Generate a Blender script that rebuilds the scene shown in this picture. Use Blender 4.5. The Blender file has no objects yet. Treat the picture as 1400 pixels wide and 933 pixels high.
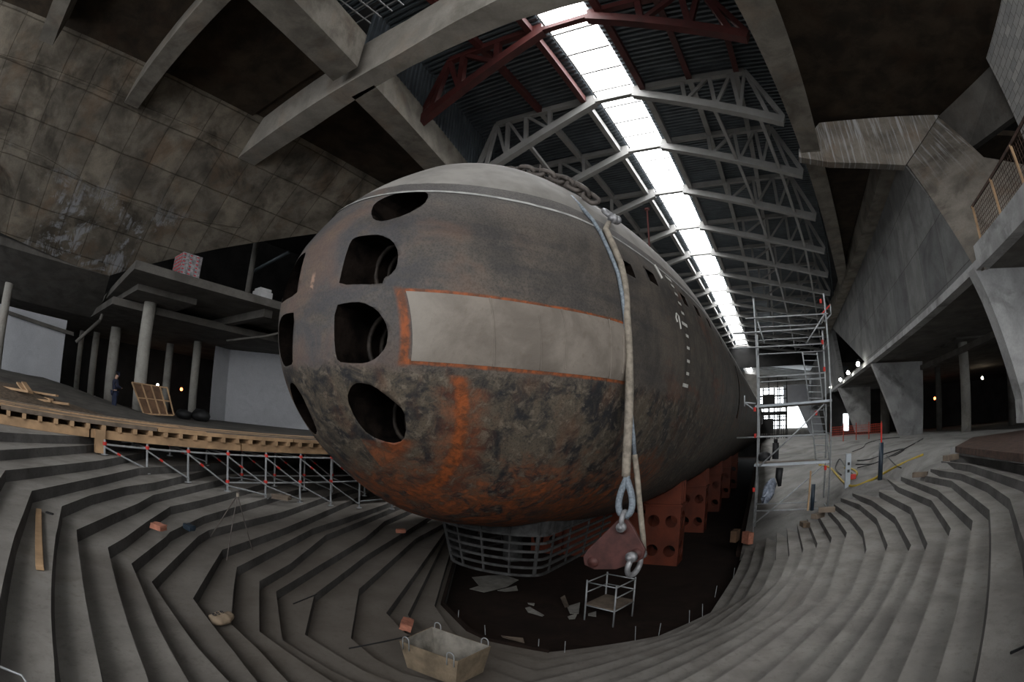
import bpy, bmesh, math, random
import numpy as np
from mathutils import Vector, Matrix
from mathutils.geometry import tessellate_polygon
random.seed(7)
SC = bpy.context.scene
COL = SC.collection
PI = math.pi

# ------------------------------------------------------------------ camera model (fisheye)
CX, CY, FL = 700, 466.5, 690.0
PIT, ROL, YAW = math.radians(10.3), math.radians(-2.1), math.radians(30.34)
_fw = np.array([-math.sin(YAW)*math.cos(PIT), math.cos(YAW)*math.cos(PIT), math.sin(PIT)])
_rt = np.array([math.cos(YAW), math.sin(YAW), 0.0]); _up = np.cross(_rt, _fw)
RT = math.cos(ROL)*_rt - math.sin(ROL)*_up
UP = math.sin(ROL)*_rt + math.cos(ROL)*_up
FW = _fw
def ray(px, py):
    dx, dy = px-CX, -(py-CY); r = math.hypot(dx, dy) or 1e-9
    th = 2*math.asin(r/(2*FL)); s = math.sin(th)/r
    return RT*(dx*s) + UP*(dy*s) + FW*math.cos(th)
def V(px, py, ax, val):
    """point where the sight line of a measured direction meets the plane ax = val"""
    d = ray(px, py); return Vector(d*(val/d['xyz'.index(ax)]))
def VP(px, py, p0, n):
    d = Vector(ray(px, py)); return d*(n.dot(p0)/n.dot(d))

# ------------------------------------------------------------------ materials
def newmat(name):
    m = bpy.data.materials.new(name); m.use_nodes = True
    nt = m.node_tree; nt.nodes.clear()
    out = nt.nodes.new('ShaderNodeOutputMaterial'); b = nt.nodes.new('ShaderNodeBsdfPrincipled')
    nt.links.new(b.outputs[0], out.inputs[0])
    return m, nt, b
class G:
    """tiny node-graph helper"""
    def __init__(s, nt): s.nt = nt
    def n(s, t, **k):
        x = s.nt.nodes.new('ShaderNode'+t)
        for a, b in k.items(): setattr(x, a, b)
        return x
    def set(s, sock, v):
        if hasattr(v, 'is_output'): s.nt.links.new(v, sock)
        else: sock.default_value = v
    def math(s, op, a, b=0.0, c=None, clamp=False):
        x = s.n('Math', operation=op, use_clamp=clamp); s.set(x.inputs[0], a); s.set(x.inputs[1], b)
        if c is not None: s.set(x.inputs[2], c)
        return x.outputs[0]
    def noise(s, vec, scale, detail=4, rough=.55, dist=0):
        x = s.n('TexNoise'); s.set(x.inputs['Vector'], vec); x.inputs['Scale'].default_value = scale
        x.inputs['Detail'].default_value = detail; x.inputs['Roughness'].default_value = rough; x.inputs['Distortion'].default_value = dist
        return x.outputs['Fac']
    def smooth(s, v, a, b):
        x = s.n('MapRange', interpolation_type='SMOOTHSTEP'); s.set(x.inputs[0], v); s.set(x.inputs[1], a); s.set(x.inputs[2], b)
        return x.outputs[0]
    def mix(s, f, a, b):
        x = s.n('Mix', data_type='RGBA'); s.set(x.inputs[0], f)
        s.set(x.inputs[6], a if hasattr(a, 'is_output') else (*a, 1)); s.set(x.inputs[7], b if hasattr(b, 'is_output') else (*b, 1))
        return x.outputs[2]
    def mul(s, c, f):
        x = s.n('Mix', data_type='RGBA', blend_type='MULTIPLY'); x.inputs[0].default_value = 1
        s.set(x.inputs[6], c); s.set(x.inputs[7], f); return x.outputs[2]
    def pos(s): return s.n('NewGeometry').outputs['Position']
    def obj(s): return s.n('TexCoord').outputs['Object']
    def sep(s, v):
        x = s.n('SeparateXYZ'); s.set(x.inputs[0], v); return x.outputs
    def comb(s, a, b, c):
        x = s.n('CombineXYZ'); s.set(x.inputs[0], a); s.set(x.inputs[1], b); s.set(x.inputs[2], c); return x.outputs[0]
    def bump(s, h, st, dist=.02):
        x = s.n('Bump'); x.inputs['Strength'].default_value = st; x.inputs['Distance'].default_value = dist; s.set(x.inputs['Height'], h); return x.outputs[0]

def plain(name, c, rough=.6, metal=0.0, var=.25, scale=3.0, local=False, emit=None, bump=0):
    m, nt, b = newmat(name); g = G(nt)
    if emit:
        b.inputs['Base Color'].default_value = (*c, 1); b.inputs['Emission Color'].default_value = (*c, 1); b.inputs['Emission Strength'].default_value = emit
        return m
    p = g.obj() if local else g.pos()
    f = g.noise(p, scale, 5, .6)
    f2 = g.smooth(f, .3, .7)
    col = g.mix(f2, [x*(1-var) for x in c], [min(1, x*(1+var)) for x in c])
    g.set(b.inputs['Base Color'], col); b.inputs['Roughness'].default_value = rough; b.inputs['Metallic'].default_value = metal
    if bump: g.set(b.inputs['Normal'], g.bump(g.noise(p, scale*8, 3), bump))
    return m

def concrete(name, c, var=.3, panel=None, dark=(.02, .016, .012), stain=.4, stain_sc=.35, bump=.35, warm=0.0, fines=14, drips=None):
    """panel = (axis mapping, width, height)"""
    m, nt, b = newmat(name); g = G(nt); p = g.pos(); X, Y, Z = g.sep(p)
    n1 = g.noise(p, .8, 6, .6, .3); n2 = g.noise(p, fines, 4, .6); n3 = g.noise(p, stain_sc, 5, .65, .8)
    col = g.mix(g.smooth(n1, .3, .7), [x*(1-var) for x in c], [min(1, x*(1+var)) for x in c])
    if warm:
        n4 = g.noise(p, .6, 4, .6)
        col = g.mix(g.math('MULTIPLY', g.smooth(n4, .5, .7), warm), col, (c[0]*1.15, c[1]*.82, c[2]*.6))
    col = g.mix(g.math('MULTIPLY', g.smooth(n2, .35, .75), .25), col, [x*.55 for x in c])
    col = g.mix(g.math('MULTIPLY', g.smooth(n3, .48, .68), stain), col, dark)
    h = g.math('ADD', g.math('MULTIPLY', n1, .6), g.math('MULTIPLY', n2, .4))
    if panel:
        ax, w, hh = panel
        u = {'x': X, 'y': Y, 'z': Z}[ax[0]]; v = {'x': X, 'y': Y, 'z': Z}[ax[1]]
        br = g.n('TexBrick'); g.set(br.inputs['Vector'], g.comb(u, v, 0)); br.inputs['Scale'].default_value = 1
        br.inputs['Brick Width'].default_value = w; br.inputs['Row Height'].default_value = hh
        br.inputs['Mortar Size'].default_value = .018 if w < 1 else .026; br.inputs['Mortar Smooth'].default_value = .6
        br.offset = 0.5 if w < 1 else 0.0
        wob = g.math('MULTIPLY', g.math('SUBTRACT', g.noise(p, .5, 2), .5), .0 if w < 1 else .12)
        g.set(br.inputs['Vector'], g.comb(g.math('ADD', u, wob), g.math('ADD', v, wob), 0))
        br.inputs['Color1'].default_value = (.78, .78, .78, 1); br.inputs['Color2'].default_value = (1.1, 1.08, 1.05, 1); br.inputs['Mortar'].default_value = (.5, .48, .45, 1) if w > 1 else (.35, .33, .3, 1)
        col = g.mul(col, br.outputs['Color'])
        h = g.math('SUBTRACT', h, g.math('MULTIPLY', br.outputs['Fac'], .5))
    if name == 'formed_concrete':
        # flaking whitewash low on the wall
        nw = g.noise(p, .28, 6, .7, .5); nv = g.noise(g.comb(g.math('MULTIPLY', Y, 3.0), 0.0, g.math('MULTIPLY', Z, .8)), 1.0, 6, .75, .6)
        k = g.math('MULTIPLY', g.smooth(nw, .54, .6), g.math('MULTIPLY', g.smooth(nv, .42, .56), g.smooth(Z, 9.6, 7.6)))
        col = g.mix(g.math('MULTIPLY', k, .75), col, (.30, .31, .33))
    if drips:
        # pale lime runs washed down the face
        u = X if drips[0] == 'x' else Y
        nd = g.noise(g.comb(g.math('MULTIPLY', u, 7.0), 0.0, g.math('MULTIPLY', Z, .35)), 1.0, 4, .6)
        k = g.math('MULTIPLY', g.smooth(nd, .50, .64), g.smooth(Z, drips[1], drips[2]))
        col = g.mix(g.math('MULTIPLY', k, .8), col, (.42, .42, .42))
    g.set(b.inputs['Base Color'], col); b.inputs['Roughness'].default_value = .92
    b.inputs['Specular IOR Level'].default_value = .25
    g.set(b.inputs['Normal'], g.bump(h, bump, .03))
    return m

M = {}
M['step'] = concrete('step_concrete', (.155, .145, .135), .18, None, (.045, .036, .028), .45, .9, .3, .15, 9)
def step_material():
    m, nt, b = newmat('terrace_concrete'); g = G(nt); p = g.pos(); X, Y, Z = g.sep(p)
    nz = g.sep(g.n('NewGeometry').outputs['True Normal'])[2]
    n1 = g.noise(p, 1.1, 6, .6, .3); n2 = g.noise(p, 12, 5, .65); n3 = g.noise(p, .45, 5, .65, .8); n4 = g.noise(p, 40, 3, .6)
    tread = g.mix(g.smooth(n1, .3, .7), (.20, .188, .172), (.30, .285, .262))
    tread = g.mix(g.math('MULTIPLY', g.smooth(n2, .5, .72), .35), tread, (.13, .115, .10))
    tread = g.mix(g.math('MULTIPLY', g.smooth(n3, .5, .68), .35), tread, (.12, .10, .082))
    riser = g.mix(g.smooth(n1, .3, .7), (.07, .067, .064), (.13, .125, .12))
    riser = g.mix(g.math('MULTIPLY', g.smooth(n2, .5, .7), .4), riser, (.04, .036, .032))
    dirt = g.math('MULTIPLY', g.smooth(Z, -1.7, -3.0), g.math('MULTIPLY', g.smooth(g.math('ADD', X, g.math('MULTIPLY', n3, 2.0)), -.5, -3.0), .6))  # brown dirt, plus light falloff down the pit side put into the colour
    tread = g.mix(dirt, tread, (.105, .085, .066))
    col = g.mix(g.smooth(nz, .3, .8), riser, tread)  # shade on risers and light on treads painted in by face direction
    g.set(b.inputs['Base Color'], col); b.inputs['Roughness'].default_value = .95; b.inputs['Specular IOR Level'].default_value = .2
    g.set(b.inputs['Normal'], g.bump(g.math('ADD', g.math('MULTIPLY', n2, .6), g.math('MULTIPLY', n4, .3)), .35, .03)); return m
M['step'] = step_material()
M['wallA'] = concrete('formed_concrete', (.145, .128, .104), .45, ('yz', 1.55, 1.25), (.022, .018, .013), .75, .33, .8, .45)
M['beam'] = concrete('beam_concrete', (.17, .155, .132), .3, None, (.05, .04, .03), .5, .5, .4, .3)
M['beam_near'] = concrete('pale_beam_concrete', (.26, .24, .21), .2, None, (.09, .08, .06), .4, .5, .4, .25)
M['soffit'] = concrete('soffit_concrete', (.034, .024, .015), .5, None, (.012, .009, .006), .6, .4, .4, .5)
M['slab'] = concrete('slab_concrete', (.115, .108, .098), .25, None, (.03, .026, .022), .45, .4, .3, .15)
M['floor'] = concrete('floor_concrete', (.25, .243, .23), .22, None, (.05, .044, .038), .5, .5, .3, .1)
M['pit'] = concrete('pit_floor_mud', (.018, .010, .007), .4, None, (.006, .003, .002), .6, .8, .2, 0)
M['rightwall'] = concrete('fair_faced_concrete', (.155, .157, .156), .2, ('yz', 3.0, 2.4), (.05, .05, .048), .4, .5, .3, 0)
M['pier'] = concrete('pier_concrete', (.36, .36, .355), .22, None, (.06, .058, .054), .45, .7, .3, 0)
M['hplate'] = concrete('washed_concrete', (.19, .17, .145), .3, None, (.05, .04, .03), .5, .5, .4, .4, drips=('x', 8.0, 12.6))
M['column'] = concrete('column_concrete', (.38, .365, .33), .15, None, (.1, .09, .08), .3, 1.5, .2, .1)
M['block'] = concrete('aerated_block', (.6, .6, .59), .1, ('yz', .62, .3), (.2, .2, .2), .2, .8, .3, 0)
M['white'] = concrete('white_paint', (.50, .51, .535), .06, None, (.3, .31, .33), .25, .8, .1, 0)
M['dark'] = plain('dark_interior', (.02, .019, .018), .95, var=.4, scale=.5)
M['red'] = plain('red_oxide_steel', (.065, .012, .010), .6, .1, .3, 1.2)
M['steel'] = plain('pale_grey_steel', (.25, .245, .235), .55, .1, .15, 1.0)
M['deckmetal'] = plain('corrugated_steel', (.085, .10, .112), .5, .3, .2, 1.0)
M['lattice'] = plain('lattice_steel', (.2, .2, .2), .5, .4, .2)
M['galv'] = plain('galvanised_tube', (.34, .355, .365), .45, .25, .2, 6)
M['redpaint'] = plain('red_wedge', (.55, .03, .02), .5, 0, .2)
M['wood'] = plain('fresh_timber', (.42, .27, .15), .75, 0, .25, 2.2, bump=.2)
M['woodold'] = plain('weathered_timber', (.16, .125, .095), .85, 0, .35, 2.2, bump=.2)
M['ply'] = plain('brown_plywood', (.12, .065, .035), .8, 0, .35, 2.5)
M['black'] = plain('black_rubber', (.012, .012, .013), .6, 0, .2)
M['bluecase'] = plain('dark_blue_plastic', (.018, .03, .045), .45, 0, .2)
M['yellow'] = plain('yellow_hose', (.42, .30, .04), .6, 0, .2)
M['rope'] = plain('pale_fibre_sling', (.27, .235, .19), .9, 0, .3, 9, bump=.5)
M['cable'] = plain('steel_wire_rope', (.25, .29, .33), .5, .4, .3, 25, bump=.5)
M['chain'] = plain('rusty_chain_steel', (.11, .095, .085), .7, .4, .4, 6, bump=.3)
M['shackle'] = plain('scuffed_grey_shackle', (.30, .30, .31), .5, .4, .3, 8)
M['pinkplate'] = plain('faded_red_plate', (.08, .028, .024), .6, .1, .35, 4)
M['cradle'] = plain('orange_red_cradle_paint', (.12, .022, .007), .6, .1, .3, 1.2)
M['brick'] = plain('broken_brick', (.42, .17, .11), .9, 0, .25, 9, bump=.4)
M['navy'] = plain('navy_cloth', (.008, .011, .028), .9, 0, .3, 6)
M['navy2'] = plain('navy_trousers', (.010, .016, .04), .9, 0, .3, 6)
M['skin'] = plain('skin', (.42, .25, .18), .6, 0, .1)
M['hole'] = plain('tube_interior', (.007, .005, .004), .9, 0, .8, 2.5, bump=.6)
M['hole'].node_tree.nodes['Principled BSDF'].inputs['Specular IOR Level'].default_value = .05
M['tubering'] = plain('tube_ring_steel', (.03, .023, .018), .7, .3, .5, 6, bump=.4)
M['basket'] = plain('weedy_grey_steel', (.05, .05, .05), .8, .3, .45, 5, bump=.4)
M['paper'] = plain('grubby_sheet', (.23, .22, .20), .9, 0, .2, 5)
M['sack'] = plain('cement_sack_paper', (.30, .23, .16), .9, 0, .2, 6)
M['print'] = plain('dark_print', (.03, .03, .035), .9)
M['skip'] = plain('mortar_crusted_steel', (.22, .17, .115), .9, .1, .4, 3, bump=.4)
M['skipin'] = plain('dried_mortar', (.20, .185, .16), .95, 0, .45, 3.5, bump=.5)
M['wrap'] = plain('pallet_film', (.30, .29, .30), .25, 0, .5, 7, bump=.5)
M['redprint'] = plain('red_carton_print', (.42, .035, .045), .6, 0, .2)
M['lump'] = plain('clear_white_plastic', (.30, .34, .42), .2, .1, .75, 3.5, bump=.6)
M['mesh'] = plain('rusty_rebar_mesh', (.06, .032, .022), .8, .2, .5, 4, bump=.5)
M['netting'] = plain('orange_barrier_netting', (.55, .07, .03), .7)
M['greyblue'] = plain('pale_grey_cabinet', (.42, .46, .50), .5, 0, .12)
M['blockwhite'] = plain('pale_block', (.45, .45, .45), .8, 0, .1)
M['foil'] = plain('silver_foil', (.5, .55, .6), .25, .8, .4, 9, bump=.8)
M['panelsky'] = plain('skylight_panel', (.97, .985, 1.0), emit=10.0)
M['winsky'] = plain('daylit_glazing', (.9, .96, 1.0), emit=3.5)
M['bulb'] = plain('lit_bulb', (1.0, .82, .6), emit=30.0)
M['bulbr'] = plain('lit_red_lamp', (1.0, .2, .05), emit=8.0)
M['bulbw'] = plain('lit_white_bulb', (1.0, 1.0, .92), emit=30.0)
M['tread_dirt'] = plain('loose_dirt', (.10, .07, .045), .95, 0, .4, 6, bump=.6)

# ------------------------------------------------------------------ mesh helpers
LOC = {}
def thing(name, label, cat, loc=(0, 0, 0), group=None):
    o = bpy.data.objects.new(name, None); COL.objects.link(o); o.location = loc; o.empty_display_size = .2
    o['label'] = label; o['category'] = cat
    if group: o['group'] = group
    LOC[o.name] = Vector(loc); return o
def tag(o, label, cat, group=None):
    o['label'] = label; o['category'] = cat
    if group: o['group'] = group
    return o
class MB:
    def __init__(s): s.v = []; s.f = []; s.mi = []
    def add(s, vs, fs, mi=0):
        k = len(s.v); s.v += [tuple(v) for v in vs]; s.f += [tuple(i+k for i in f) for f in fs]; s.mi += [mi]*len(fs); return s
    def box(s, c, size, R=None, mi=0):
        c = Vector(c); h = Vector(size)/2; vs = []
        for x in (-1, 1):
            for y in (-1, 1):
                for z in (-1, 1):
                    d = Vector((x*h.x, y*h.y, z*h.z)); vs.append(c + (R @ d if R else d))
        return s.add(vs, [(0, 1, 3, 2), (4, 6, 7, 5), (0, 4, 5, 1), (2, 3, 7, 6), (0, 2, 6, 4), (1, 5, 7, 3)], mi)
    def b2(s, x0, x1, y0, y1, z0, z1, mi=0): return s.box(((x0+x1)/2, (y0+y1)/2, (z0+z1)/2), (abs(x1-x0), abs(y1-y0), abs(z1-z0)), None, mi)
    def bar(s, a, b, w, h, upv=(0, 0, 1), mi=0):
        a, b = Vector(a), Vector(b); d = (b-a); L = d.length; d.normalize(); u = Vector(upv)
        if abs(d.dot(u)) > .98: u = Vector((1, 0, 0))
        x = d.cross(u).normalized(); z = x.cross(d)
        R = Matrix((x, d, z)).transposed()
        return s.box((a+b)/2, (w, L, h), R, mi)
    def tube(s, pts, r, n=8, cap=True, mi=0):
        pts = [Vector(p) for p in pts]; k0 = len(s.v); N = len(pts); prev = None
        for i, p in enumerate(pts):
            t = (pts[min(i+1, N-1)] - pts[max(i-1, 0)]).normalized()
            if prev is None:
                a = t.cross(Vector((0, 0, 1)) if abs(t.z) < .9 else Vector((1, 0, 0))).normalized()
            else: a = (prev - t*prev.dot(t)).normalized()
            prev = a; c = t.cross(a); rr = r[i] if isinstance(r, (list, tuple)) else r
            for j in range(n):
                an = 2*PI*j/n; s.v.append(tuple(p + (a*math.cos(an) + c*math.sin(an))*rr))
        for i in range(N-1):
            for j in range(n):
                s.f.append((k0+i*n+j, k0+i*n+(j+1) % n, k0+(i+1)*n+(j+1) % n, k0+(i+1)*n+j)); s.mi.append(mi)
        if cap:
            s.f.append(tuple(k0+j for j in range(n))[::-1]); s.f.append(tuple(k0+(N-1)*n+j for j in range(n))); s.mi += [mi, mi]
        return s
    def prism(s, poly, ext, mi=0):
        poly = [Vector(p) for p in poly]; ext = Vector(ext); n = len(poly)
        tri = tessellate_polygon([poly])
        k = len(s.v); s.v += [tuple(p) for p in poly] + [tuple(p+ext) for p in poly]
        fs = [tuple(k+i for i in t) for t in tri] + [tuple(k+n+i for i in t[::-1]) for t in tri] + [(k+i, k+(i+1) % n, k+n+(i+1) % n, k+n+i) for i in range(n)]
        s.f += fs; s.mi += [mi]*len(fs); return s
    def grid(s, P, mi=0, closed_u=False):
        """P[i][j] points"""
        k = len(s.v); nu, nv = len(P), len(P[0])
        for row in P: s.v += [tuple(p) for p in row]
        for i in range(nu if closed_u else nu-1):
            for j in range(nv-1):
                i2 = (i+1) % nu; s.f.append((k+i*nv+j, k+i2*nv+j, k+i2*nv+j+1, k+i*nv+j+1)); s.mi.append(mi)
        return s
    def build(s, name, mat, parent=None, smooth=False, fix=True, bevel=0):
        off = LOC.get(parent.name, Vector()) if parent else Vector()
        me = bpy.data.meshes.new(name); me.from_pydata([tuple(Vector(v)-off) for v in s.v], [], s.f)
        for m in (mat if isinstance(mat, (list, tuple)) else [mat]): me.materials.append(m)
        me.polygons.foreach_set('material_index', s.mi)
        if fix:
            bm = bmesh.new(); bm.from_mesh(me); bmesh.ops.recalc_face_normals(bm, faces=bm.faces); bm.to_mesh(me); bm.free()
        if smooth: me.polygons.foreach_set('use_smooth', [True]*len(me.polygons))
        o = bpy.data.objects.new(name, me); COL.objects.link(o)
        if parent: o.parent = parent; LOC[o.name] = off
        else: LOC[o.name] = Vector()
        if bevel:
            b = o.modifiers.new('bevel', 'BEVEL'); b.width = bevel; b.segments = 2; b.limit_method = 'ANGLE'
        return o
def st(o): o['kind'] = 'structure'; return o

# ------------------------------------------------------------------ hull of revolution
AX, AZ, Y0 = -5.516, 1.604, 4.041
KN = np.sqrt(np.array([0, .08, .3, .8, 1.6, 2.8, 4.5, 7, 10, 14, 25]))
KR = np.array([0, .876, 1.334, 1.95, 2.577, 3.207, 3.554, 3.842, 4.01, 4.03, 4.03])
_h = np.diff(KN); _d = np.diff(KR)/_h; _m = np.zeros(len(KN)); _m[0] = _d[0]
for i in range(1, len(KN)-1): _m[i] = 0 if _d[i-1]*_d[i] <= 0 else 2*_d[i-1]*_d[i]/(_d[i-1]+_d[i])
def rad(s):
    if s <= 0: return 0.0
    if s > 62: return 4.03*max(0.02, 1-((s-62)/34)**2)
    x = math.sqrt(s)
    if x >= 5: return 4.03
    i = int(np.clip(np.searchsorted(KN, x)-1, 0, len(_h)-1)); t = (x-KN[i])/_h[i]
    return float((2*t**3-3*t**2+1)*KR[i]+(t**3-2*t**2+t)*_h[i]*_m[i]+(-2*t**3+3*t**2)*KR[i+1]+(t**3-t**2)*_h[i]*_m[i+1])
def hp(y, phi, off=0.0):
    r = rad(y-Y0)+off; return Vector((AX+r*math.cos(phi), y, AZ+r*math.sin(phi)))
def hyz(y, z, off=0.0):
    """starboard surface point at a given station and height"""
    r = rad(y-Y0)+off; a = (z-AZ)/r; a = max(-1, min(1, a)); return Vector((AX+r*math.cos(math.asin(a)), y, z))
def hitp(px, py, off=0.0):
    d = ray(px, py); t = 2.0; last = t
    while t < 90:
        P = d*t; r = rad(P[1]-Y0)
        if P[1] > Y0 and math.hypot(P[0]-AX, P[2]-AZ) < r+off:
            a, b = last, t
            for _ in range(20):
                c = (a+b)/2; Q = d*c
                if Q[1] > Y0 and math.hypot(Q[0]-AX, Q[2]-AZ) < rad(Q[1]-Y0)+off: b = c
                else: a = c
            return Vector(d*b)
        last = t; t += .02
    return Vector(d*10)

def hull_material():
    m, nt, b = newmat('hull_plating'); g = G(nt); p = g.pos(); X, Y, Z = g.sep(p)
    nb = g.noise(p, .9, 5, .6, .6); nf = g.noise(p, 6.5, 6, .7, .4); nm = g.noise(p, 2.6, 6, .68, .7); nn = g.noise(p, 34, 4, .75)
    # streaks stretched vertically and fore-aft
    ns = g.noise(g.comb(g.math('MULTIPLY', X, 2.2), g.math('MULTIPLY', Y, 2.2), g.math('MULTIPLY', Z, .35)), 1.0, 5, .6)
    na = g.noise(g.comb(g.math('MULTIPLY', X, .5), g.math('MULTIPLY', Y, .25), g.math('MULTIPLY', Z, 2.4)), 1.0, 4, .6)
    up = g.mix(g.smooth(nb, .35, .65), (.062, .055, .049), (.118, .098, .080))
    up = g.mix(g.math('MULTIPLY', g.smooth(na, .48, .68), .6), up, (.035, .034, .038))
    up = g.mix(g.math('MULTIPLY', g.smooth(Z, 2.6, 3.5), .4), up, (.17, .16, .155))
    up = g.mix(g.math('MULTIPLY', g.smooth(nf, .5, .72), .4), up, (.135, .118, .10))
    up = g.mix(g.math('MULTIPLY', g.smooth(nn, .46, .6), .45), up, (.022, .02, .019))
    # bluish scale and thin rust at the nose
    nose = g.smooth(Y, 5.1, 4.1)
    up = g.mix(g.math('MULTIPLY', nose, g.math('MULTIPLY', g.smooth(nm, .35, .6), .45)), up, (.055, .058, .072))
    up = g.mix(g.math('MULTIPLY', g.smooth(Y, 6.2, 4.6), g.math('MULTIPLY', g.smooth(nb, .5, .68), .38)), up, (.16, .085, .055))
    # boot area: coarse fouling
    lo = g.mix(g.smooth(nm, .38, .6), (.018, .018, .020), (.10, .08, .057))
    lo = g.mix(g.math('MULTIPLY', g.smooth(nf, .5, .66), .7), lo, (.19, .155, .115))
    lo = g.mix(g.math('MULTIPLY', g.smooth(nn, .5, .62), .5), lo, (.012, .012, .013))
    lo = g.mix(g.math('MULTIPLY', g.smooth(ns, .5, .7), .4), lo, (.13, .055, .028))
    zz = g.math('ADD', Z, g.math('MULTIPLY', g.math('SUBTRACT', nm, .5), .5))
    wl = g.smooth(zz, .82, .62)
    col = g.mix(wl, up, lo)
    # aft part darker, weedy
    aft = g.smooth(Y, 7.0, 11.0)
    col = g.mix(g.math('MULTIPLY', aft, .35), col, (.035, .030, .024))
    nr = g.noise(g.comb(g.math('MULTIPLY', X, 1.0), g.math('MULTIPLY', Y, .6), g.math('MULTIPLY', Z, 1.2)), 1.0, 6, .72, .4)
    col = g.mix(g.math('MULTIPLY', aft, g.math('MULTIPLY', g.smooth(nr, .53, .66), .6)), col, (.12, .045, .024))
    col = g.mix(g.math('MULTIPLY', aft, g.math('MULTIPLY', g.smooth(ns, .5, .62), .6)), col, (.016, .015, .014))
    col = g.mix(g.math('MULTIPLY', aft, g.math('MULTIPLY', g.smooth(nf, .52, .64), .5)), col, (.13, .11, .085))
    # rust: bottom of the bow, drain runs, frame of the pale patch
    rust = g.mix(g.smooth(nf, .35, .62), (.36, .085, .016), (.12, .036, .010))
    bot = g.math('MULTIPLY', g.smooth(g.math('ADD', Z, g.math('MULTIPLY', g.math('SUBTRACT', nr, .5), 2.0)), -.35, -1.05), g.smooth(nm, .36, .58))
    bot = g.math('MULTIPLY', bot, g.smooth(Y, 12.0, 8.5))
    def run(yc, w, ztop, zbot, k):
        d = g.math('ABSOLUTE', g.math('SUBTRACT', g.math('ADD', Y, g.math('MULTIPLY', g.math('SUBTRACT', nm, .5), w*1.2)), yc))
        # centre shifts aft with depth to follow the plating
        return g.math('MULTIPLY', g.math('MULTIPLY', g.smooth(d, w, w*.3), g.math('MULTIPLY', g.smooth(Z, ztop, ztop-.12), g.smooth(Z, zbot, zbot+1.2))), k)
    Yd = g.math('ADD', Y, g.math('MULTIPLY', g.math('SUBTRACT', Z, .65), .48))
    def run2(yc, w, ztop, zbot, k, side=1):
        d = g.math('ABSOLUTE', g.math('SUBTRACT', g.math('ADD', Yd, g.math('MULTIPLY', g.math('SUBTRACT', nm, .5), w)), yc))
        s_ = g.math('MULTIPLY', g.smooth(d, w, w*.25), g.math('MULTIPLY', g.smooth(Z, ztop, ztop-.06), g.smooth(Z, zbot, zbot+1.4)))
        return g.math('MULTIPLY', g.math('MULTIPLY', s_, g.math('GREATER_THAN', X, AX+.4)), k)
    r1 = run2(4.99, .12, .68, -2.4, 1.0); r2 = run2(5.02, .32, .55, -2.8, .45); r3 = run2(4.52, .16, -.15, -2.2, .7); r4 = run2(4.35, .22, -.2, -2.0, .35)
    # band round the patch
    e1 = g.math('MULTIPLY', g.smooth(g.math('ABSOLUTE', g.math('ADD', g.math('SUBTRACT', Z, 1.645), g.math('MULTIPLY', g.math('SUBTRACT', nm, .5), .05))), .045, .015), g.math('MULTIPLY', g.smooth(Y, 4.3, 4.4), g.smooth(Y, 7.25, 7.1)))
    e2 = g.math('MULTIPLY', g.smooth(g.math('ABSOLUTE', g.math('ADD', g.math('SUBTRACT', Z, .79), g.math('MULTIPLY', g.math('SUBTRACT', nm, .5), .06))), .05, .015), g.math('MULTIPLY', g.smooth(Y, 4.45, 4.55), g.smooth(Y, 7.4, 7.25)))
    e3 = g.math('MULTIPLY', g.smooth(g.math('ABSOLUTE', g.math('SUBTRACT', g.math('ADD', Y, g.math('MULTIPLY', Z, .19)), 4.66)), .05, .015), g.math('MULTIPLY', g.smooth(Z, .7, .8), g.smooth(Z, 1.72, 1.64)))
    side = g.math('GREATER_THAN', X, AX)
    e = g.math('MULTIPLY', g.math('MAXIMUM', g.math('MAXIMUM', e1, e2), e3), side)
    tot = g.math('MAXIMUM', g.math('MAXIMUM', bot, r1), g.math('MAXIMUM', g.math('MAXIMUM', r2, r3), g.math('MAXIMUM', r4, e)))
    col = g.mix(g.math('MULTIPLY', tot, .85), col, rust)
    # pale scar on the stem
    sc = g.math('MULTIPLY', g.smooth(g.math('ABSOLUTE', g.math('SUBTRACT', X, -5.62)), .06, .02), g.math('MULTIPLY', g.smooth(Z, 1.62, 1.75), g.smooth(Z, 2.05, 1.95)))
    col = g.mix(g.math('MULTIPLY', g.math('MULTIPLY', sc, g.smooth(nf, .4, .5)), .8), col, (.35, .22, .16))
    g.set(b.inputs['Base Color'], col)
    g.set(b.inputs['Roughness'], g.math('ADD', .52, g.math('MULTIPLY', nm, .35)))
    b.inputs['Specular IOR Level'].default_value = .45
    hgt = g.math('ADD', g.math('MULTIPLY', nf, g.math('ADD', .25, g.math('MULTIPLY', wl, .9))), g.math('MULTIPLY', nn, .2))
    g.set(b.inputs['Normal'], g.bump(hgt, .5, .03))
    return m
M['hull'] = hull_material()
M['casing'] = plain('casing_grey_paint', (.25, .235, .215), .75, 0, .2, 1.5)
M['whiteline'] = plain('white_line_paint', (.38, .38, .36), .7, 0, .3, 5)
M['mark'] = plain('white_mark_paint', (.55, .54, .50), .7, 0, .15, 5)
def patch_material():
    m, nt, b = newmat('pale_patch_plating'); g = G(nt); p = g.pos(); X, Y, Z = g.sep(p)
    n1 = g.noise(p, 1.6, 5, .6, .3); n2 = g.noise(p, 9, 5, .65)
    col = g.mix(g.smooth(n1, .35, .65), (.16, .136, .113), (.245, .212, .178))
    col = g.mix(g.math('MULTIPLY', g.smooth(n2, .55, .7), .35), col, (.14, .11, .085))
    col = g.mix(g.math('MULTIPLY', g.smooth(Y, 4.9, 4.4), .5), col, (.30, .275, .24))
    g.set(b.inputs['Base Color'], col); b.inputs['Roughness'].default_value = .75
    g.set(b.inputs['Normal'], g.bump(g.math('ADD', n1, g.math('MULTIPLY', n2, .4)), .4, .04)); return m
M['patch'] = patch_material()

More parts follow.
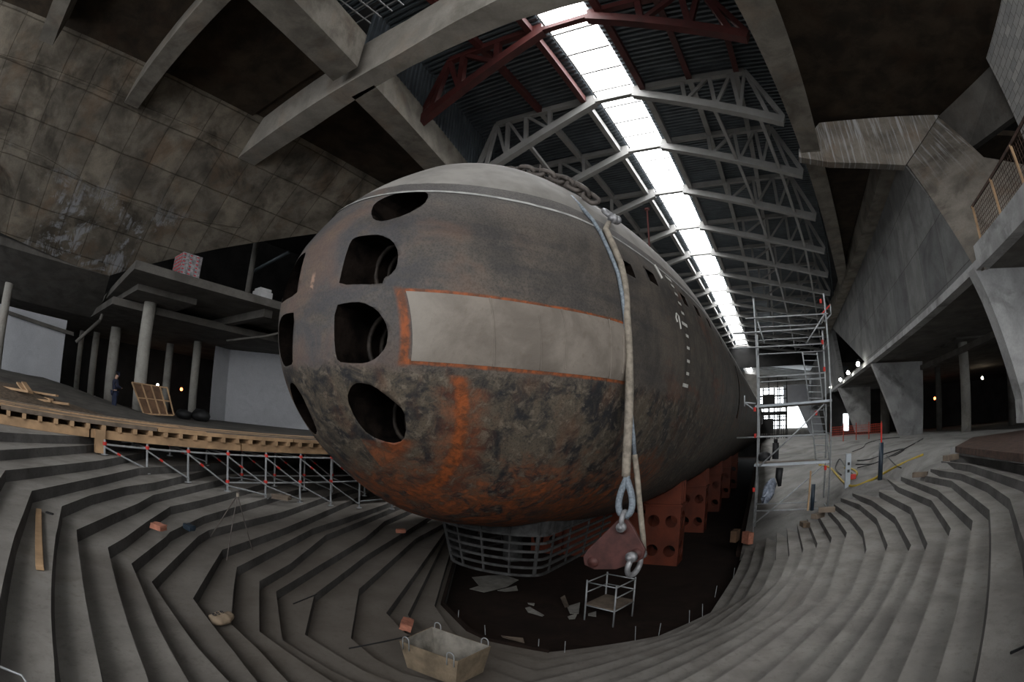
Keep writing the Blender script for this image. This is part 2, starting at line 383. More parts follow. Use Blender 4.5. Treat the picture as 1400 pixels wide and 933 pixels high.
hullT = thing('submarine', 'huge rust-streaked dark grey submarine lying on red cradles in the concrete pit', 'submarine', (AX, Y0, AZ-4))
NS, NP = 150, 160
ss = [(.015 + 4.0*(i/89.0))**2 for i in range(90)]
ss += [ss[-1] + (95-ss[-1])*((i+1)/50.0) for i in range(50)]
hb = MB(); k = 0
hb.v.append((AX, Y0, AZ))
for s_ in ss:
    for j in range(NP): hb.v.append(tuple(hp(Y0+s_, 2*PI*j/NP)))
for j in range(NP): hb.f.append((0, 1+j, 1+(j+1) % NP))
for i in range(len(ss)-1):
    for j in range(NP): hb.f.append((1+i*NP+j, 1+(i+1)*NP+j, 1+(i+1)*NP+(j+1) % NP, 1+i*NP+(j+1) % NP))
hb.f.append(tuple(1+(len(ss)-1)*NP+j for j in range(NP))); hb.mi = [0]*len(hb.f)
hull = hb.build('hull', [M['hull'], M['hole']], hullT, True)
P1 = [(507, 291), (512, 278), (530, 268), (560, 261), (578, 260), (587, 267), (580, 280), (555, 294), (525, 303), (511, 301)]
P2 = [(463, 390), (466, 376), (473, 348), (480, 329), (487, 324), (505, 321.5), (520, 321), (537, 329), (545, 345), (543, 365), (533, 377), (526, 379), (522, 390)]
P3 = [(458, 418), (475, 414), (495, 413), (515, 423), (527, 440), (531, 455), (528, 475), (515, 490), (500, 497), (480, 497), (462, 495), (458, 480)]
P4 = [(474, 545), (480, 528), (490, 523), (510, 527), (535, 546), (553, 562), (556, 585), (552, 603), (535, 607), (505, 596), (487, 575)]
cut = MB(); outl = []
for P in (P1, P2, P3, P4):
    q = [(hitp(*a).x, hitp(*a).z) for a in P]
    outl.append(q); outl.append([(2*AX-x, z) for x, z in q])
def smooth_poly(q, n=1):
    for _ in range(n):
        r = []
        for i in range(len(q)):
            a, b = q[i], q[(i+1) % len(q)]
            r += [(a[0]*.78+b[0]*.22, a[1]*.78+b[1]*.22), (a[0]*.22+b[0]*.78, a[1]*.22+b[1]*.78)]
        q = r
    return q
def maxdepth(q): # how far aft the opening's rim reaches
    y = 0
    for x, z in q:
        rr = math.hypot(x-AX, z-AZ); s_ = 0
        while rad(s_) < rr: s_ += .02
        y = max(y, Y0+s_)
    return y
outl = [smooth_poly(q) for q in outl]; backs = []
for q in outl:
    yb = maxdepth(q)+1.5; backs.append(yb)
    cut.prism([(x, Y0-1, z) for x, z in q], (0, yb-Y0+1, 0), 1)
vents = [(7.62, 2.70), (8.72, 2.86), (10.78, 2.93), (12.05, 2.96), (13.6, 2.98), (16.2, 2.98), (19.5, 2.98)]
for y, z in vents:
    x = hyz(y, z).x; cut.b2(x-.5, x+.4, y-.2, y+.2, z-.13, z+.13, 1)
cut.b2(AX+3.3, AX+4.4, 20.8, 21.2, .6, 2.75, 1)
cobj = cut.build('cutter', [M['hull'], M['hole']])
bo = hull.modifiers.new('holes', 'BOOLEAN'); bo.object = cobj; bo.operation = 'DIFFERENCE'; bo.solver = 'EXACT'; bo.material_mode = 'INDEX' if hasattr(bo, 'material_mode') else bo.material_mode
cobj.location = (0, 0, 0)
bpy.context.view_layer.update()
dg = bpy.context.evaluated_depsgraph_get()
me2 = bpy.data.meshes.new_from_object(hull.evaluated_get(dg)); hull.modifiers.clear(); hull.data = me2
# keep the shell smooth but the openings crisp
for pl in me2.polygons: pl.use_smooth = (pl.material_index == 0)
bpy.data.objects.remove(cobj)
me2.update()
names = ['torpedo_port']
for i, (q, yb) in enumerate(zip(outl, backs)):
    # tube muzzle seen inside each opening: ring frames and ragged stiffeners
    cx = sum(x for x, z in q)/len(q); cz = sum(z for x, z in q)/len(q)
    hw = (max(x for x, z in q)-min(x for x, z in q))/2; hh = (max(z for x, z in q)-min(z for x, z in q))/2
    b = MB(); sg = 1 if cx > AX else -1
    for dy in (.35, .6, .85):
        ring = [(cx+hw*1.0*math.cos(a), yb-1.5+dy, cz+hh*1.0*math.sin(a)) for a in [2*PI*t/24 for t in range(25)]]
        b.tube(ring, .035, 6, False)
    for k in range(9):
        z = cz-hh*.75+1.5*hh*k/8; w = hw*(.35+.25*random.random()); xe = cx+sg*hw*.98
        for dy in (.45, .75): b.bar((xe-sg*w, yb-1.5+dy, z), (xe, yb-1.5+dy, z+random.uniform(-.01, .01)), .03, .022)
    p_ = b.build('torpedo_port', M['tubering'], hullT, True)
# raised casing along the spine
cb = MB(); rows = []
ys = [4.95+.12*i for i in range(20)] + [7.4+.6*i for i in range(20)] + [20+5*i for i in range(9)]
for y in ys:
    r = rad(y-Y0); e = min(.97, (3.60-AZ)/r); ph = math.asin(max(-1, e)); row = []
    k_ = min(1, (y-4.95)/1.2)
    for j in range(25):
        t = j/24; a = ph + (PI-2*ph)*t; off = .035*k_ if 0 < j < 24 else .0
        P = hp(y, a, off); P.z = P.z + (.10+.14*min(1, max(0, (y-6)/4)))*k_*math.sin(PI*t)**1.2; row.append(P)
    rows.append(row)
cb.grid(rows); cb.build('casing', M['casing'], hullT, True)
# raised painted line below the casing, both sides
def line_pt(dx, z):
    rr = math.hypot(dx, z-AZ); s_ = .2
    while rad(s_) < rr and s_ < 30: s_ += .005
    n = Vector((dx, 0, z-AZ)).normalized()
    return Vector((AX+dx, Y0+s_, z)) + n*.012 + Vector((0, -.012, 0))
for sg in (1, -1):
    b = MB(); rr = []
    for k in range(30): rr.append([line_pt(sg*2.2*k/29, 3.33+dz) for dz in (.022, -.022)])
    y0_ = rr[-1][0].y
    for y in [y0_+.1*k for k in range(1, 60)] + [y0_+6+1.2*k for k in range(44)]:
        pts = []
        for dz in (.022, -.022):
            P = hyz(y, 3.33+dz, .012)
            if sg < 0: P.x = 2*AX-P.x
            pts.append(P)
        rr.append(pts)
    b.grid(rr); b.build('painted_line', M['whiteline'], hullT)
# pale rectangular patch, built of five welded sheets
ys = [4.44, 5.13, 5.66, 6.0, 6.75, 7.25]
for i in range(5):
    b = MB(); rr = []; n = 8
    for k in range(n+1):
        y = ys[i] + (ys[i+1]-ys[i])*k/n; row = []
        for j in range(9):
            z = .80 + .84*j/8
            yy = y - (.17*((z-.8)/.84)) * (1 if True else 0) + .12
            edge = (j in (0, 8)) or (k == 0 and i == 0) or (k == n and i == 4)
            row.append(hyz(yy, z, .004 if edge else .03))
        rr.append(row)
    b.grid(rr); b.build('patch_panel', M['patch'], hullT, True)
for y, z0, z1 in ((5.13, .8, 1.64), (5.66, .8, 1.5), (5.98, .85, 1.64), (6.75, .8, 1.64), (7.05, .9, 1.45)):
    b = MB(); b.tube([hyz(y + .12-.17*((z-.8)/.84), z, .036) for z in [z0+(z1-z0)*t/8 for t in range(9)]], .009, 6); b.build('weld_seam', M['patch'], hullT)
# dark water seams on the plating
def mark(y0, y1, z0, z1, mat, nm='draft_mark', yy=None):
    b = MB(); rr = []
    for k in range(4):
        y = y0+(y1-y0)*k/3; rr.append([hyz(y, z0, .02), hyz(y, (z0+z1)/2, .02), hyz(y, z1, .02)])
    return b.grid(rr).build(nm, mat, hullT)
def seg(a, b_, w, nm='draft_numeral', parent=None):
    b = MB(); pts = [hyz(a[0]+(b_[0]-a[0])*t/4, a[1]+(b_[1]-a[1])*t/4, .02) for t in range(5)]
    for p0, p1 in zip(pts, pts[1:]): b.bar(p0, p1, .02, w, (0, 1, 0) if abs(a[1]-b_[1]) > abs(a[0]-b_[0]) else (0, 0, 1))
    return b
for z in (1.20, 1.45, 1.72, 1.97, 2.45, 2.66, 2.86, 3.05): mark(9.92, 10.12, z-.03, z+.03, M['mark'])
for z in (.96, 2.20, 3.20): mark(9.78, 10.16, z-.035, z+.035, M['mark'])
# numeral seven of the lower group, numeral one of the upper group
b = MB()
for a, c in (((9.42, 2.22), (9.50, 2.33)), ((9.50, 2.33), (9.62, 2.30)), ((9.62, 2.30), (9.62, 2.04)), ((9.42, 2.22), (9.46, 2.15))):
    for p0, p1 in zip([hyz(a[0]+(c[0]-a[0])*t/3, a[1]+(c[1]-a[1])*t/3, .02) for t in range(3)], [hyz(a[0]+(c[0]-a[0])*(t+1)/3, a[1]+(c[1]-a[1])*(t+1)/3, .02) for t in range(3)]): b.tube([p0, p1], .015, 6)
b.build('draft_numeral', M['mark'], hullT)
b = MB(); b.tube([hyz(9.36, 3.02+.1*t, .02) for t in range(4)], .022, 6)
b.build('draft_numeral', M['mark'], hullT)

# sonar basket under the bow
by0, by1, bz0, bz1 = 8.62, 12.9, -2.95, -1.75
def bask(t, z):  # plan curve of the basket, t 0..1 port-aft > front > starboard-aft
    k = (z-bz0)/(bz1-bz0); w = 1.12+.2*k; fr = by0-.2*k
    if t < .32: u = t/.32; x = -w; y = by1+(fr+.5-by1)*u
    elif t > .68: u = (t-.68)/.32; x = w; y = fr+.5+(by1-fr-.5)*u
    else: u = (t-.32)/.36; a = PI-PI*u; x = w*math.cos(a); y = fr+.5-.5*math.sin(a)
    return Vector((AX+x, y, z))
for i, z in enumerate((-2.95, -2.77, -2.59, -2.41, -2.23, -2.05)):
    b = MB(); pts = [bask(t/48, z) for t in range(49)]
    for a, c in zip(pts, pts[1:]): b.bar(a, c, .05, .05)
    b.build('basket_hoop', M['basket'], hullT)
for t in (.05, .14, .23, .30, .37, .44, .5, .56, .63, .70, .77, .86, .95):
    b = MB(); b.bar(bask(t, bz0-.02), bask(t, bz1), .07 if t in (.37, .63) else .035, .045, (0, 1, 0)); b.build('basket_rib', M['basket'], hullT)
b = MB(); b.grid([[bask(t/40, bz0+(bz1-bz0)*k/4) + Vector((-.03, -.02, 0)) for k in range(5)] for t in range(9, 15)]); b.build('basket_plate', M['basket'], hullT)
b = MB(); b.grid([[bask(t/40, z) for z in (-2.08, -1.95, -1.8, -1.5)] for t in range(41)]); b.build('basket_collar', M['basket'], hullT, True)
b = MB(); b.tube([(AX, 9.8, -2.0), (AX, 9.8, -2.95)], .22, 12); b.build('sonar_post', M['basket'], hullT)

# ------------------------------------------------------------------ cradles
def cradle(y, w0, label, zt=-1.2):
    t = thing('keel_cradle', label, 'cradle', (AX, y, -4.3), 'red keel cradles under the hull' if w0 else None)
    for sg in (-1, 1):
        xs = (AX+sg*1.45, AX+sg*2.62)
        # box pedestal with round lightening holes in its fore and side faces
        b = MB()
        def face(pts0, du, dv, nu, nv, thick):
            o0 = Vector(pts0)
            for iu in range(nu):
                for iv in range(nv):
                    c = o0 + du*((iu+.5)/nu) + dv*((iv+.5)/nv); hu = du/nu/2; hv = dv/nv/2; R = .68*min(hu.length, hv.length)
                    n = 24; ring = []; sq = []
                    for k in range(n):
                        a = 2*PI*k/n; ca, sa = math.cos(a), math.sin(a); m_ = max(abs(ca), abs(sa))
                        ring.append(c + hu.normalized()*R*ca + hv.normalized()*R*sa); sq.append(c + hu*(ca/m_) + hv*(sa/m_))
                    for off in (Vector(), thick):
                        kk = len(b.v); b.v += [tuple(p+off) for p in ring] + [tuple(p+off) for p in sq]
                        b.f += [(kk+i, kk+(i+1) % n, kk+n+(i+1) % n, kk+n+i) for i in range(n)]; b.mi += [0]*n
                    kk = len(b.v); b.v += [tuple(p) for p in ring] + [tuple(p+thick) for p in ring]
                    b.f += [(kk+i, kk+n+i, kk+n+(i+1) % n, kk+(i+1) % n) for i in range(n)]; b.mi += [0]*n
        x0, x1 = min(xs), max(xs)
        zt_ = zt-1.12
        face((x0, y-.45, -4.3), Vector((x1-x0, 0, 0)), Vector((0, 0, zt_+4.3)), 2, 2, Vector((0, .03, 0)))
        face((x0, y+.45, -4.3), Vector((x1-x0, 0, 0)), Vector((0, 0, zt_+4.3)), 2, 2, Vector((0, -.03, 0)))
        face((x0, y-.45, -4.3), Vector((0, .9, 0)), Vector((0, 0, zt_+4.3)), 1, 2, Vector((.03, 0, 0)))
        face((x1, y-.45, -4.3), Vector((0, .9, 0)), Vector((0, 0, zt_+4.3)), 1, 2, Vector((-.03, 0, 0)))
        b.b2(x0-.05, x1+.05, y-.5, y+.5, zt_, zt_+.06)
        b.build('pedestal', M['cradle'], t)
        b = MB()  # gusseted saddle following the hull
        poly = []
        for k in range(9):
            a = -PI/2 + sg*(PI*.116 + PI*.106*k/8); r = rad(y-Y0)+.03; poly.append((AX+r*math.cos(a), y-.4, AZ+r*math.sin(a)))
        poly += [(poly[-1][0], y-.4, zt_+.06), (poly[0][0], y-.4, zt_+.06)]
        if sg < 0: poly = poly[::-1]
        for dy in (0, .35, .75): b.prism([(p[0], p[1]+dy, p[2]) for p in poly], (0, .05, 0))
        b.build('saddle', M['cradle'], t)
    b = MB(); b.b2(AX-1.5, AX+1.5, y-.3, y+.3, -4.3, -2.6); b.build('keel_block', M['cradle'], t)
    return t
cradle(16.2, 1, 'first red steel cradle with round holes, nearest behind the hanging sling')
for i, y in enumerate((22, 28, 34, 40)): cradle(y, 1, 'dark red steel cradle in shadow, %s behind the foremost one' % ('second', 'third', 'fourth', 'fifth')[i] if False else 'dark red steel cradle under the hull, number %s counting back from the bow' % ('two', 'three', 'four', 'five')[i])

# ------------------------------------------------------------------ stepped terrace
ZT, RH = -.8, .165
LP_ = {
1:[(0,591),(93,596)], 2:[(0,615.6),(65,612),(129,608.5)], 3:[(0,654),(7,643.4),(71.6,637),(136,630),(161,625.5)],
4:[(0,819),(6.4,786.6),(20,733),(32,702.4),(43.5,671.5),(78.7,664),(143,650.5),(190,640),(250,637)],
5:[(75.4,933),(74,904),(69.6,836),(70.7,786.6),(76,733),(78.7,722),(84.5,692.6),(125,677),(172,665.7),(211,660),(250.5,651)],
6:[(140,933),(137,917),(128.6,878.7),(116.8,818.7),(109,765),(105,733),(104.7,724.8),(154,703),(188,689),(209.6,677),(277,661.8)],
7:[(203,933),(199,919.4),(175.7,855),(158.6,797),(147.4,749),(171.6,735),(200.4,714),(232.6,693),(275,684),(315.7,673.6)],
8:[(258,933),(237.8,898),(214,853),(193,801.6),(179.6,771),(227,734),(232,728),(253.6,717.5),(279,705.7),(320,694),(363,682)],
9:[(300.5,919.4),(267.8,883),(235.7,838),(207.4,796),(271,733.5),(285.7,725),(328.6,714),(384,701),(414,690.7)],
10:[(352,933),(320,891.6),(263.9,818.7),(304,752),(392.9,720.7),(457,694)],
11:[(394,933),(354,889),(315.7,853),(319.6,803.7),(323.9,775.9),(367,754),(427,723),(500,699)],
12:[(455,933),(393,891.6),(354.7,863.7),(354.7,795),(397,771),(446,731.4),(500,710)],
13:[(485,933),(457,919.4),(386,875.5),(377.4,809),(435.7,773.7),(500,735),(525.7,713),(560,698)],
14:[(500,919),(416.9,868),(430,813),(461,790),(500,760),(538.6,736.4),(577,713)],
15:[(550,920.6),(512.6,901),(479.7,873),(491,805.5),(568.6,736.4),(582.5,729)],
16:[(553.8,865.7),(528,838.5),(588,755.7)], 17:[(570,860),(557.5,841),(596,763)], 18:[(622,869.7),(594,828.5),(611.4,768.6)],
19:[(668,876),(640,863),(605,827.5),(620,773)]}
RP_ = {
1:[(1301,623.6),(1344,625.7),(1400,637.5)], 2:[(1288.6,631),(1327,636.4),(1400,659)],
3:[(1273.6,641.8),(1314,648),(1350.7,662),(1380.7,682.5),(1394.6,726.4),(1400,741)],
4:[(1267,651.4),(1301,657.8),(1352.9,697.5),(1355,733),(1354,786.6),(1349.6,840),(1342,889),(1333.6,933)],
5:[(1232.9,652.5),(1254,660),(1282,670.7),(1329.9,712.5),(1327,733),(1314,806),(1303.6,853),(1290.7,896),(1279,933)],
6:[(1207,651),(1228.6,666.4),(1273.6,684.6),(1300,723),(1297,733),(1278,803.7),(1263,844.4),(1226.4,933)],
7:[(1202.9,672.9),(1245.7,694.3),(1268,743.6),(1248,801),(1228.6,836),(1175,933)],
8:[(1166,675),(1192,684.6),(1224,707),(1245.7,745.8),(1222,798),(1203,833.7),(1130,933)],
9:[(1150,681.4),(1175,690),(1198.6,709),(1213.6,745.7),(1195,803),(1170.7,838),(1100,919.4)],
10:[(1140.7,690),(1162,705),(1180,726.4),(1184.6,752),(1170.7,793),(1162,814.4),(1100,876.6),(1036,933)],
11:[(1132,697),(1146,711.4),(1157.9,728.6),(1152.5,748),(1130,816.6),(1100,842)]}
def zk(k): return ZT-RH*k
LW = {k: [V(*p, 'z', zk(k)).xy.copy() for p in v] for k, v in LP_.items()}
RW = {k: [V(*p, 'z', zk(k)).xy.copy() for p in v] for k, v in RP_.items()}
def isect(a, b, c, d):
    r = b-a; s_ = d-c; den = r.x*s_.y-r.y*s_.x
    t = ((c-a).x*s_.y-(c-a).y*s_.x)/den; return a+r*t
V2 = lambda x, y: Vector((x, y))
# top three run off behind the viewer: give them near corners in the same rhythm
LW[3] = [V2(-7.15, -.07-.0)] + LW[3][1:]
LW[2] = [V2(-8.05, -.75)] + LW[2]; LW[1] = [V2(-8.75, -1.25)] + LW[1]
contours = {}
for k in range(1, 12):
    Lk = LW[k][:]; Rk = RW[k][:]
    near_dir = V2(1, -.17)
    if k >= 4:
        a, b_ = Lk[1], Lk[0]
        if k == 4: a, b_ = LW[4][3], LW[4][0]
    else: a, b_ = Lk[0]-near_dir, Lk[0]
    if k <= 2: rend = [Rk[-1], Rk[-1]+(V2(-.42, -.91))*.5]
    else: rend = [Rk[-2], Rk[-1]]
    if k <= 3: rend = [Rk[-1], Rk[-1]+V2(-.44, -.90)]
    c = isect(a, b_, rend[0], rend[1])
    if (b_-a).normalized().dot((c-b_)) < 0: c = (b_+Rk[-1])/2
    contours[k] = Lk[::-1] + [c] + Rk[::-1]
A11 = [V2(2.0, 17.5), V2(2.1, 13), V2(1.8, 11.3), V2(1.08, 7.8)]
e11 = contours[11][len(LW[11])]
A19 = [V2(-.75, 17.5), V2(-.83, 13.9), V2(-1.08, 10.59), V2(-1.86, 9.02)]
for k in range(12, 20):
    t = (k-11)/8; E_ = e11.lerp(V2(-3.43, 7.53), t)
    contours[k] = LW[k][::-1] + [E_] + [A11[i].lerp(A19[i], t) for i in (3, 2, 1, 0)]
for k, c in contours.items():       # extend the far ends
    a, b_ = c[1], c[0]; d = (b_-a).normalized(); c.insert(0, b_+d*max(1.0, 3.0)); 
    d2 = V2(-.45, 1).normalized(); c.insert(0, c[0]+d2*26)
    e = c[-1]; c.append(V2(e.x, e.y+.12) if k < 12 else V2(e.x, e.y+.3))
terr = thing('stepped_terrace', 'wide grey concrete amphitheatre steps descending around the submarine bow', 'steps', (0, 0, -4.3))
def simple(poly): return [Vector((p.x, p.y, 0)) for p in poly]
outer0 = [V2(-30, 40), V2(-30, -14), V2(14, -14), V2(14, 13.6), V2(6.0, 13.6)]
for k in range(1, 20):
    inner = contours[k]
    z1 = zk(k-1) if k > 1 else ZT
    # tread k lies between riser k-1 (outer) and nosing k (inner)
    outer = contours[k-1] if k > 1 else outer0
    poly = simple(outer) + simple(inner[::-1])
    tri = tessellate_polygon([poly]); n = len(poly)
    zt, zb = zk(k), zk(k)-.9 if k < 19 else -4.4
    b = MB(); b.v = [(p.x, p.y, zt) for p in poly] + [(p.x, p.y, zt-.9) for p in poly]
    b.f = [tuple(t) for t in tri] + [tuple(n+i for i in t[::-1]) for t in tri] + [(i, (i+1) % n, n+(i+1) % n, n+i) for i in range(n)]
    b.mi = [0]*len(b.f)
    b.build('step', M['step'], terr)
# pit floor
b = MB(); b.b2(-24, 1.2, 6, 84, -4.6, -4.3); st(b.build('floor', M['pit']))
# low kerb round the pit edge on the left, dark
kerb = thing('pit_kerb', 'thin dark kerb ledge along the left edge of the pit floor', 'kerb', (-6.4, 8.4, -4.3))
b = MB(); q = [p for p in LW[19][::-1]] + [V2(-3.43, 7.53)]
for a, c in zip(q, q[1:]): b.bar((a.x, a.y, zk(19)+.03), (c.x, c.y, zk(19)+.03), .08, .06)
b.build('ledge', M['pit'], kerb)

# ------------------------------------------------------------------ floors beside and behind
def surf_grid(name, x0, x1, nx, y0, y1, ny, f, mat, kind=True, bot=1.0):
    b = MB(); b.grid([[(x0+(x1-x0)*i/nx, y0+(y1-y0)*j/ny, f(x0+(x1-x0)*i/nx, y0+(y1-y0)*j/ny)) for j in range(ny+1)] for i in range(nx+1)])
    o = b.build(name, mat, None, True); 
    if kind: st(o)
    return o
EL = [(-.9, 17.5, -3.95), (2.0, 17.0, -2.72), (2.47, 17.05, -2.38), (2.85, 16.8, -2.2), (3.52, 15.5, -2.06), (4.33, 15.9, -1.9), (4.5, 15.4, -1.72), (4.75, 14.1, -1.52), (4.95, 14.0, -1.35), (5.3, 14.0, -1.2), (5.6, 13.7, -1.04), (6.4, 13.4, -.86), (9.2, 13.2, -.83)]
def endline(x):
    for (x0, y0, z0), (x1, y1, z1) in zip(EL, EL[1:]):
        if x <= x1: t = max(0, (x-x0)/(x1-x0)); return y0+(y1-y0)*t, z0+(z1-z0)*t
    return EL[-1][1:]
def ramp(x, y):
    y0, z0 = endline(x); u = min(1, max(0, (y-y0)/(36-y0))); u = u**.8
    return z0*(1-u)+(-.8)*u + .04*math.sin(x*3.1+y*1.7)*(1-u)
b = MB(); P_ = []
for i in range(49):
    x = -.9+10.0*i/48; y0 = endline(x)[0]
    P_.append([(x, y0-1.2, endline(x)[1]-.22)]+[(x, y0-.05+(40-y0)*(j/50)**1.5, ramp(x, y0-.05+(40-y0)*(j/50)**1.5)) for j in range(51)])
b.grid(P_); st(b.build('floor_ramp', M['floor'], None, True))
surf_grid('floor_right', 8.7, 40, 20, 2, 105, 40, lambda x, y: -.8 + 0*x, M['floor'])
surf_grid('floor_far', -.9, 9.2, 10, 39.5, 110, 20, lambda x, y: -.82, M['floor'])
b = MB(); b.prism([(-1.1, 17.3, -4.4), (-1.1, 84, -4.4), (-1.1, 84, -.85), (-1.1, 36, -.85), (-1.1, 26, -2.3), (-1.1, 17.3, -4.1)], (.22, 0, 0)); st(b.build('wall_pit', M['pit']))
def left_floor(x, y):
    up = max(0, min(1, (-x-17)/10))*max(0, min(1, (9-y)/6)); return -.8 + 1.0*up + .05*math.sin(x*2.3)*math.sin(y*1.9)*up
surf_grid('floor_left', -44, -13.6, 40, -14, 60, 50, left_floor, M['slab'])

# ------------------------------------------------------------------ left leaning wall (plane x = -26.5 + 1.2 (z - 5.8))
nA = Vector((1, 0, -1.2)).normalized(); pA = Vector((-26.5, 0, 5.8))
def WA(px, py): return VP(px, py, pA, nA)
low = [Vector((-26.5, -14, 5.8)), WA(0, 318), WA(100, 362), WA(150, 377), WA(190, 365), WA(300, 340), WA(430, 320)]
last = low[-1]; z_ = 12.4; low.append(Vector((-26.5+1.2*(z_-5.8), last.y+6.0, z_)))
top = [Vector((-26.5+1.2*(15-5.8), low[-1].y+1.0, 15)), Vector((-26.5+1.2*(15-5.8), -14, 15))]
b = MB(); b.prism(low+top, nA*-.5); st(b.build('wall_left', M['wallA']))
def ledge(a, c, w, h, nm='trim_1'): b = MB(); b.bar(a, c, w, h); return st(b.build(nm, M['wallA']))
# uneven pour joints crossing the wall
for i, pts in enumerate(([(0, 75), (60, 92), (130, 118), (200, 148), (300, 190), (330, 205)], [(0, 190), (60, 215), (140, 262), (230, 295), (330, 310)])):
    b = MB(); q = [WA(*p) + nA*.02 for p in pts]
    for a, c in zip(q, q[1:]): b.bar(a, c, .10, .07, nA)
    st(b.build('trim_%d' % (i+1), M['wallA']))
# soffit below the wall's foot and back walls of the undercroft
b = MB(); b.prism([(-26.5, -14, 5.8), (-26.5, 5.2, 5.8), (-33, 6.2, 4.4), (-33, -14, 4.4)], (0, 0, .4)); st(b.build('ceiling_undercroft', M['slab']))
b = MB(); b.b2(-46, -26.2, 5.6, 62, 4.42, 4.8); b.b2(-46, -33, -14, 6.2, 4.4, 4.8); st(b.build('ceiling_lower', M['slab']))
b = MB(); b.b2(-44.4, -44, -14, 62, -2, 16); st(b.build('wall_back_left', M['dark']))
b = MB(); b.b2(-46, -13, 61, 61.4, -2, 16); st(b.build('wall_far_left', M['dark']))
# mezzanine slab with its drop panel
b = MB(); b.prism([(-20.9, 5.2, 5.15), (-21.4, 62, 5.15), (-44, 62, 5.15), (-44, 6.9, 5.15)], (0, 0, .38)); mz = b.build('mezzanine_slab', M['slab'])
tag(mz, 'long concrete mezzanine slab carrying a wrapped pallet above the left columns', 'slab')
b = MB(); b.b2(-28.2, -23.4, 6.2, 9.6, 4.86, 5.149); tag(b.build('drop_panel', M['slab']), 'thick square drop panel under the slab on the nearest left column', 'slab')
for i, (y, x) in enumerate(((13, -27), (19, -27), (26, -27))):
    b = MB(); b.b2(-44, -21.6, y-.25, y+.25, 4.75, 5.15); tag(b.build('floor_beam', M['slab']), 'shadowed concrete beam under the mezzanine, %s from the near end' % ('first', 'second', 'third')[i], 'beam')
# columns, left undercroft
def column(px, py, d, r, ztop, label, mat='column', zb=None):
    dr = Vector(ray(px, py)); h = math.hypot(dr.x, dr.y); p = dr*(d/h)
    z0 = zb if zb is not None else (left_floor(p.x, p.y) if p.x < 0 else -.8)
    t = thing('round_column', label, 'column', (p.x, p.y, z0))
    b = MB(); b.tube([(p.x, p.y, z0-.1), (p.x, p.y, ztop*.55), (p.x, p.y, ztop)], r, 32); b.build('shaft', M[mat], t, True)
    b = MB(); b.tube([(p.x, p.y, ztop*.5-.015), (p.x, p.y, ztop*.5+.015)], r+.008, 32); b.build('formwork_joint', M[mat], t, True)
    return p
column(194, 500, 26.9, .36, 4.9, 'pale round concrete column carrying the corner of the mezzanine slab')
column(153, 500, 36, .42, 4.75, 'round grey column right behind the standing worker')
column(127, 500, 41, .30, 4.4, 'thin round column left of the one behind the worker')
column(107, 500, 42, .24, 4.4, 'dark thin column beside the left white partition')
column(265, 525, 36, .30, 4.75, 'dim round column between the lit bulbs and the white box room')
column(228, 520, 40, .32, 4.75, 'very dark column left of the pale box room, behind the bulbs')
column(2, 450, 28, .28, 4.4, 'round column at the left edge of the picture')
column(341, 385, 30, .18, 11.0, 'thin dark post standing on the mezzanine behind the pallet', 'slab', 5.53)
# white rooms
t = thing('partition_room', 'white painted box room reaching behind the submarine nose', 'room', (-33.2, 16, -.8))
b = MB(); b.prism([(-33, 15.6, -.8), (-33.6, 17.2, -.8), (-33.6, 17.2, 4.4), (-33, 15.6, 4.4)], (-.3, -.1, 0)); 
q0, q1 = V(286, 574, 'z', -.8), V(307, 576, 'z', -.8); q2 = V(420, 588, 'z', -.8); q3 = q2+(q2-q1)*1.2
b = MB(); b.prism([q0, q1, q1+Vector((0, 0, 5.2)), q0+Vector((0, 0, 5.2))], (-.2, .2, 0)); b.build('side_wall', M['white'], t)
b = MB(); b.prism([q1, q3, q3+Vector((0, 0, 5.2)), q1+Vector((0, 0, 5.2))], (-.3, .2, 0)); b.build('front_wall', M['white'], t)
t = tag(MB().b2(-33.3, -33.0, -12, 3.95, -.1, 3.9).build('partition_wall', M['white']), 'pale grey plastered partition at the far left beside dark columns', 'wall')
# things on and under the mezzanine
t = thing('wrapped_pallet', 'film wrapped pallet of red printed cartons on the mezzanine edge', 'pallet', (-22.2, 8.2, 5.53))
b = MB()
for i in range(3): b.b2(-22.9, -21.6, 7.7+.5*i, 7.82+.5*i, 5.53, 5.65)
b.b2(-22.9, -21.6, 7.7, 8.82, 5.65, 5.69); b.build('pallet_base', M['woodold'], t)
for k in range(6):
    for j in range(3):
        b = MB(); b.b2(-22.85, -21.65, 7.72+.36*j, 8.06+.36*j, 5.7+.17*k, 5.86+.17*k, 0); ct_ = b.build('carton', M['wrap'], t); b = MB(); b.b2(-21.645, -21.64, 7.75+.36*j, 7.88+.36*j, 5.75+.17*k, 5.81+.17*k)
        b.b2(-22.8, -21.7, 7.714 if j == 0 else 7.73+.36*j, 7.72+.36*j if j == 0 else 7.74+.36*j, 5.75+.17*k, 5.82+.17*k)
        b.build('printed_band', M['redprint'], ct_)
b = MB(); b.b2(-22.0, -21.4, 12.1, 13.0, 5.53, 5.95); b.b2(-22.0, -21.4, 12.2, 12.9, 5.95, 6.1); tag(b.build('block_stack', M['blockwhite'], bevel=.02), 'stack of white blocks on the mezzanine beside the submarine nose', 'blocks')
b = MB(); b.tube([V(345, 372, 'x', -30), V(395, 345, 'x', -26)], .12, 8); tag(b.build('roof_duct', M['deckmetal'], None, True), 'dim metal pipe sloping above the mezzanine', 'pipe')
b = MB()
b.tube([V(104, 468, 'x', -26), V(137, 438, 'x', -26)], .09, 8); b.tube([V(137, 438, 'x', -26), V(140, 430, 'x', -26)], .09, 8)
tag(b.build('drain_pipe', M['slab'], None, True), 'grey pipe hung under the ceiling left of the columns', 'pipe')
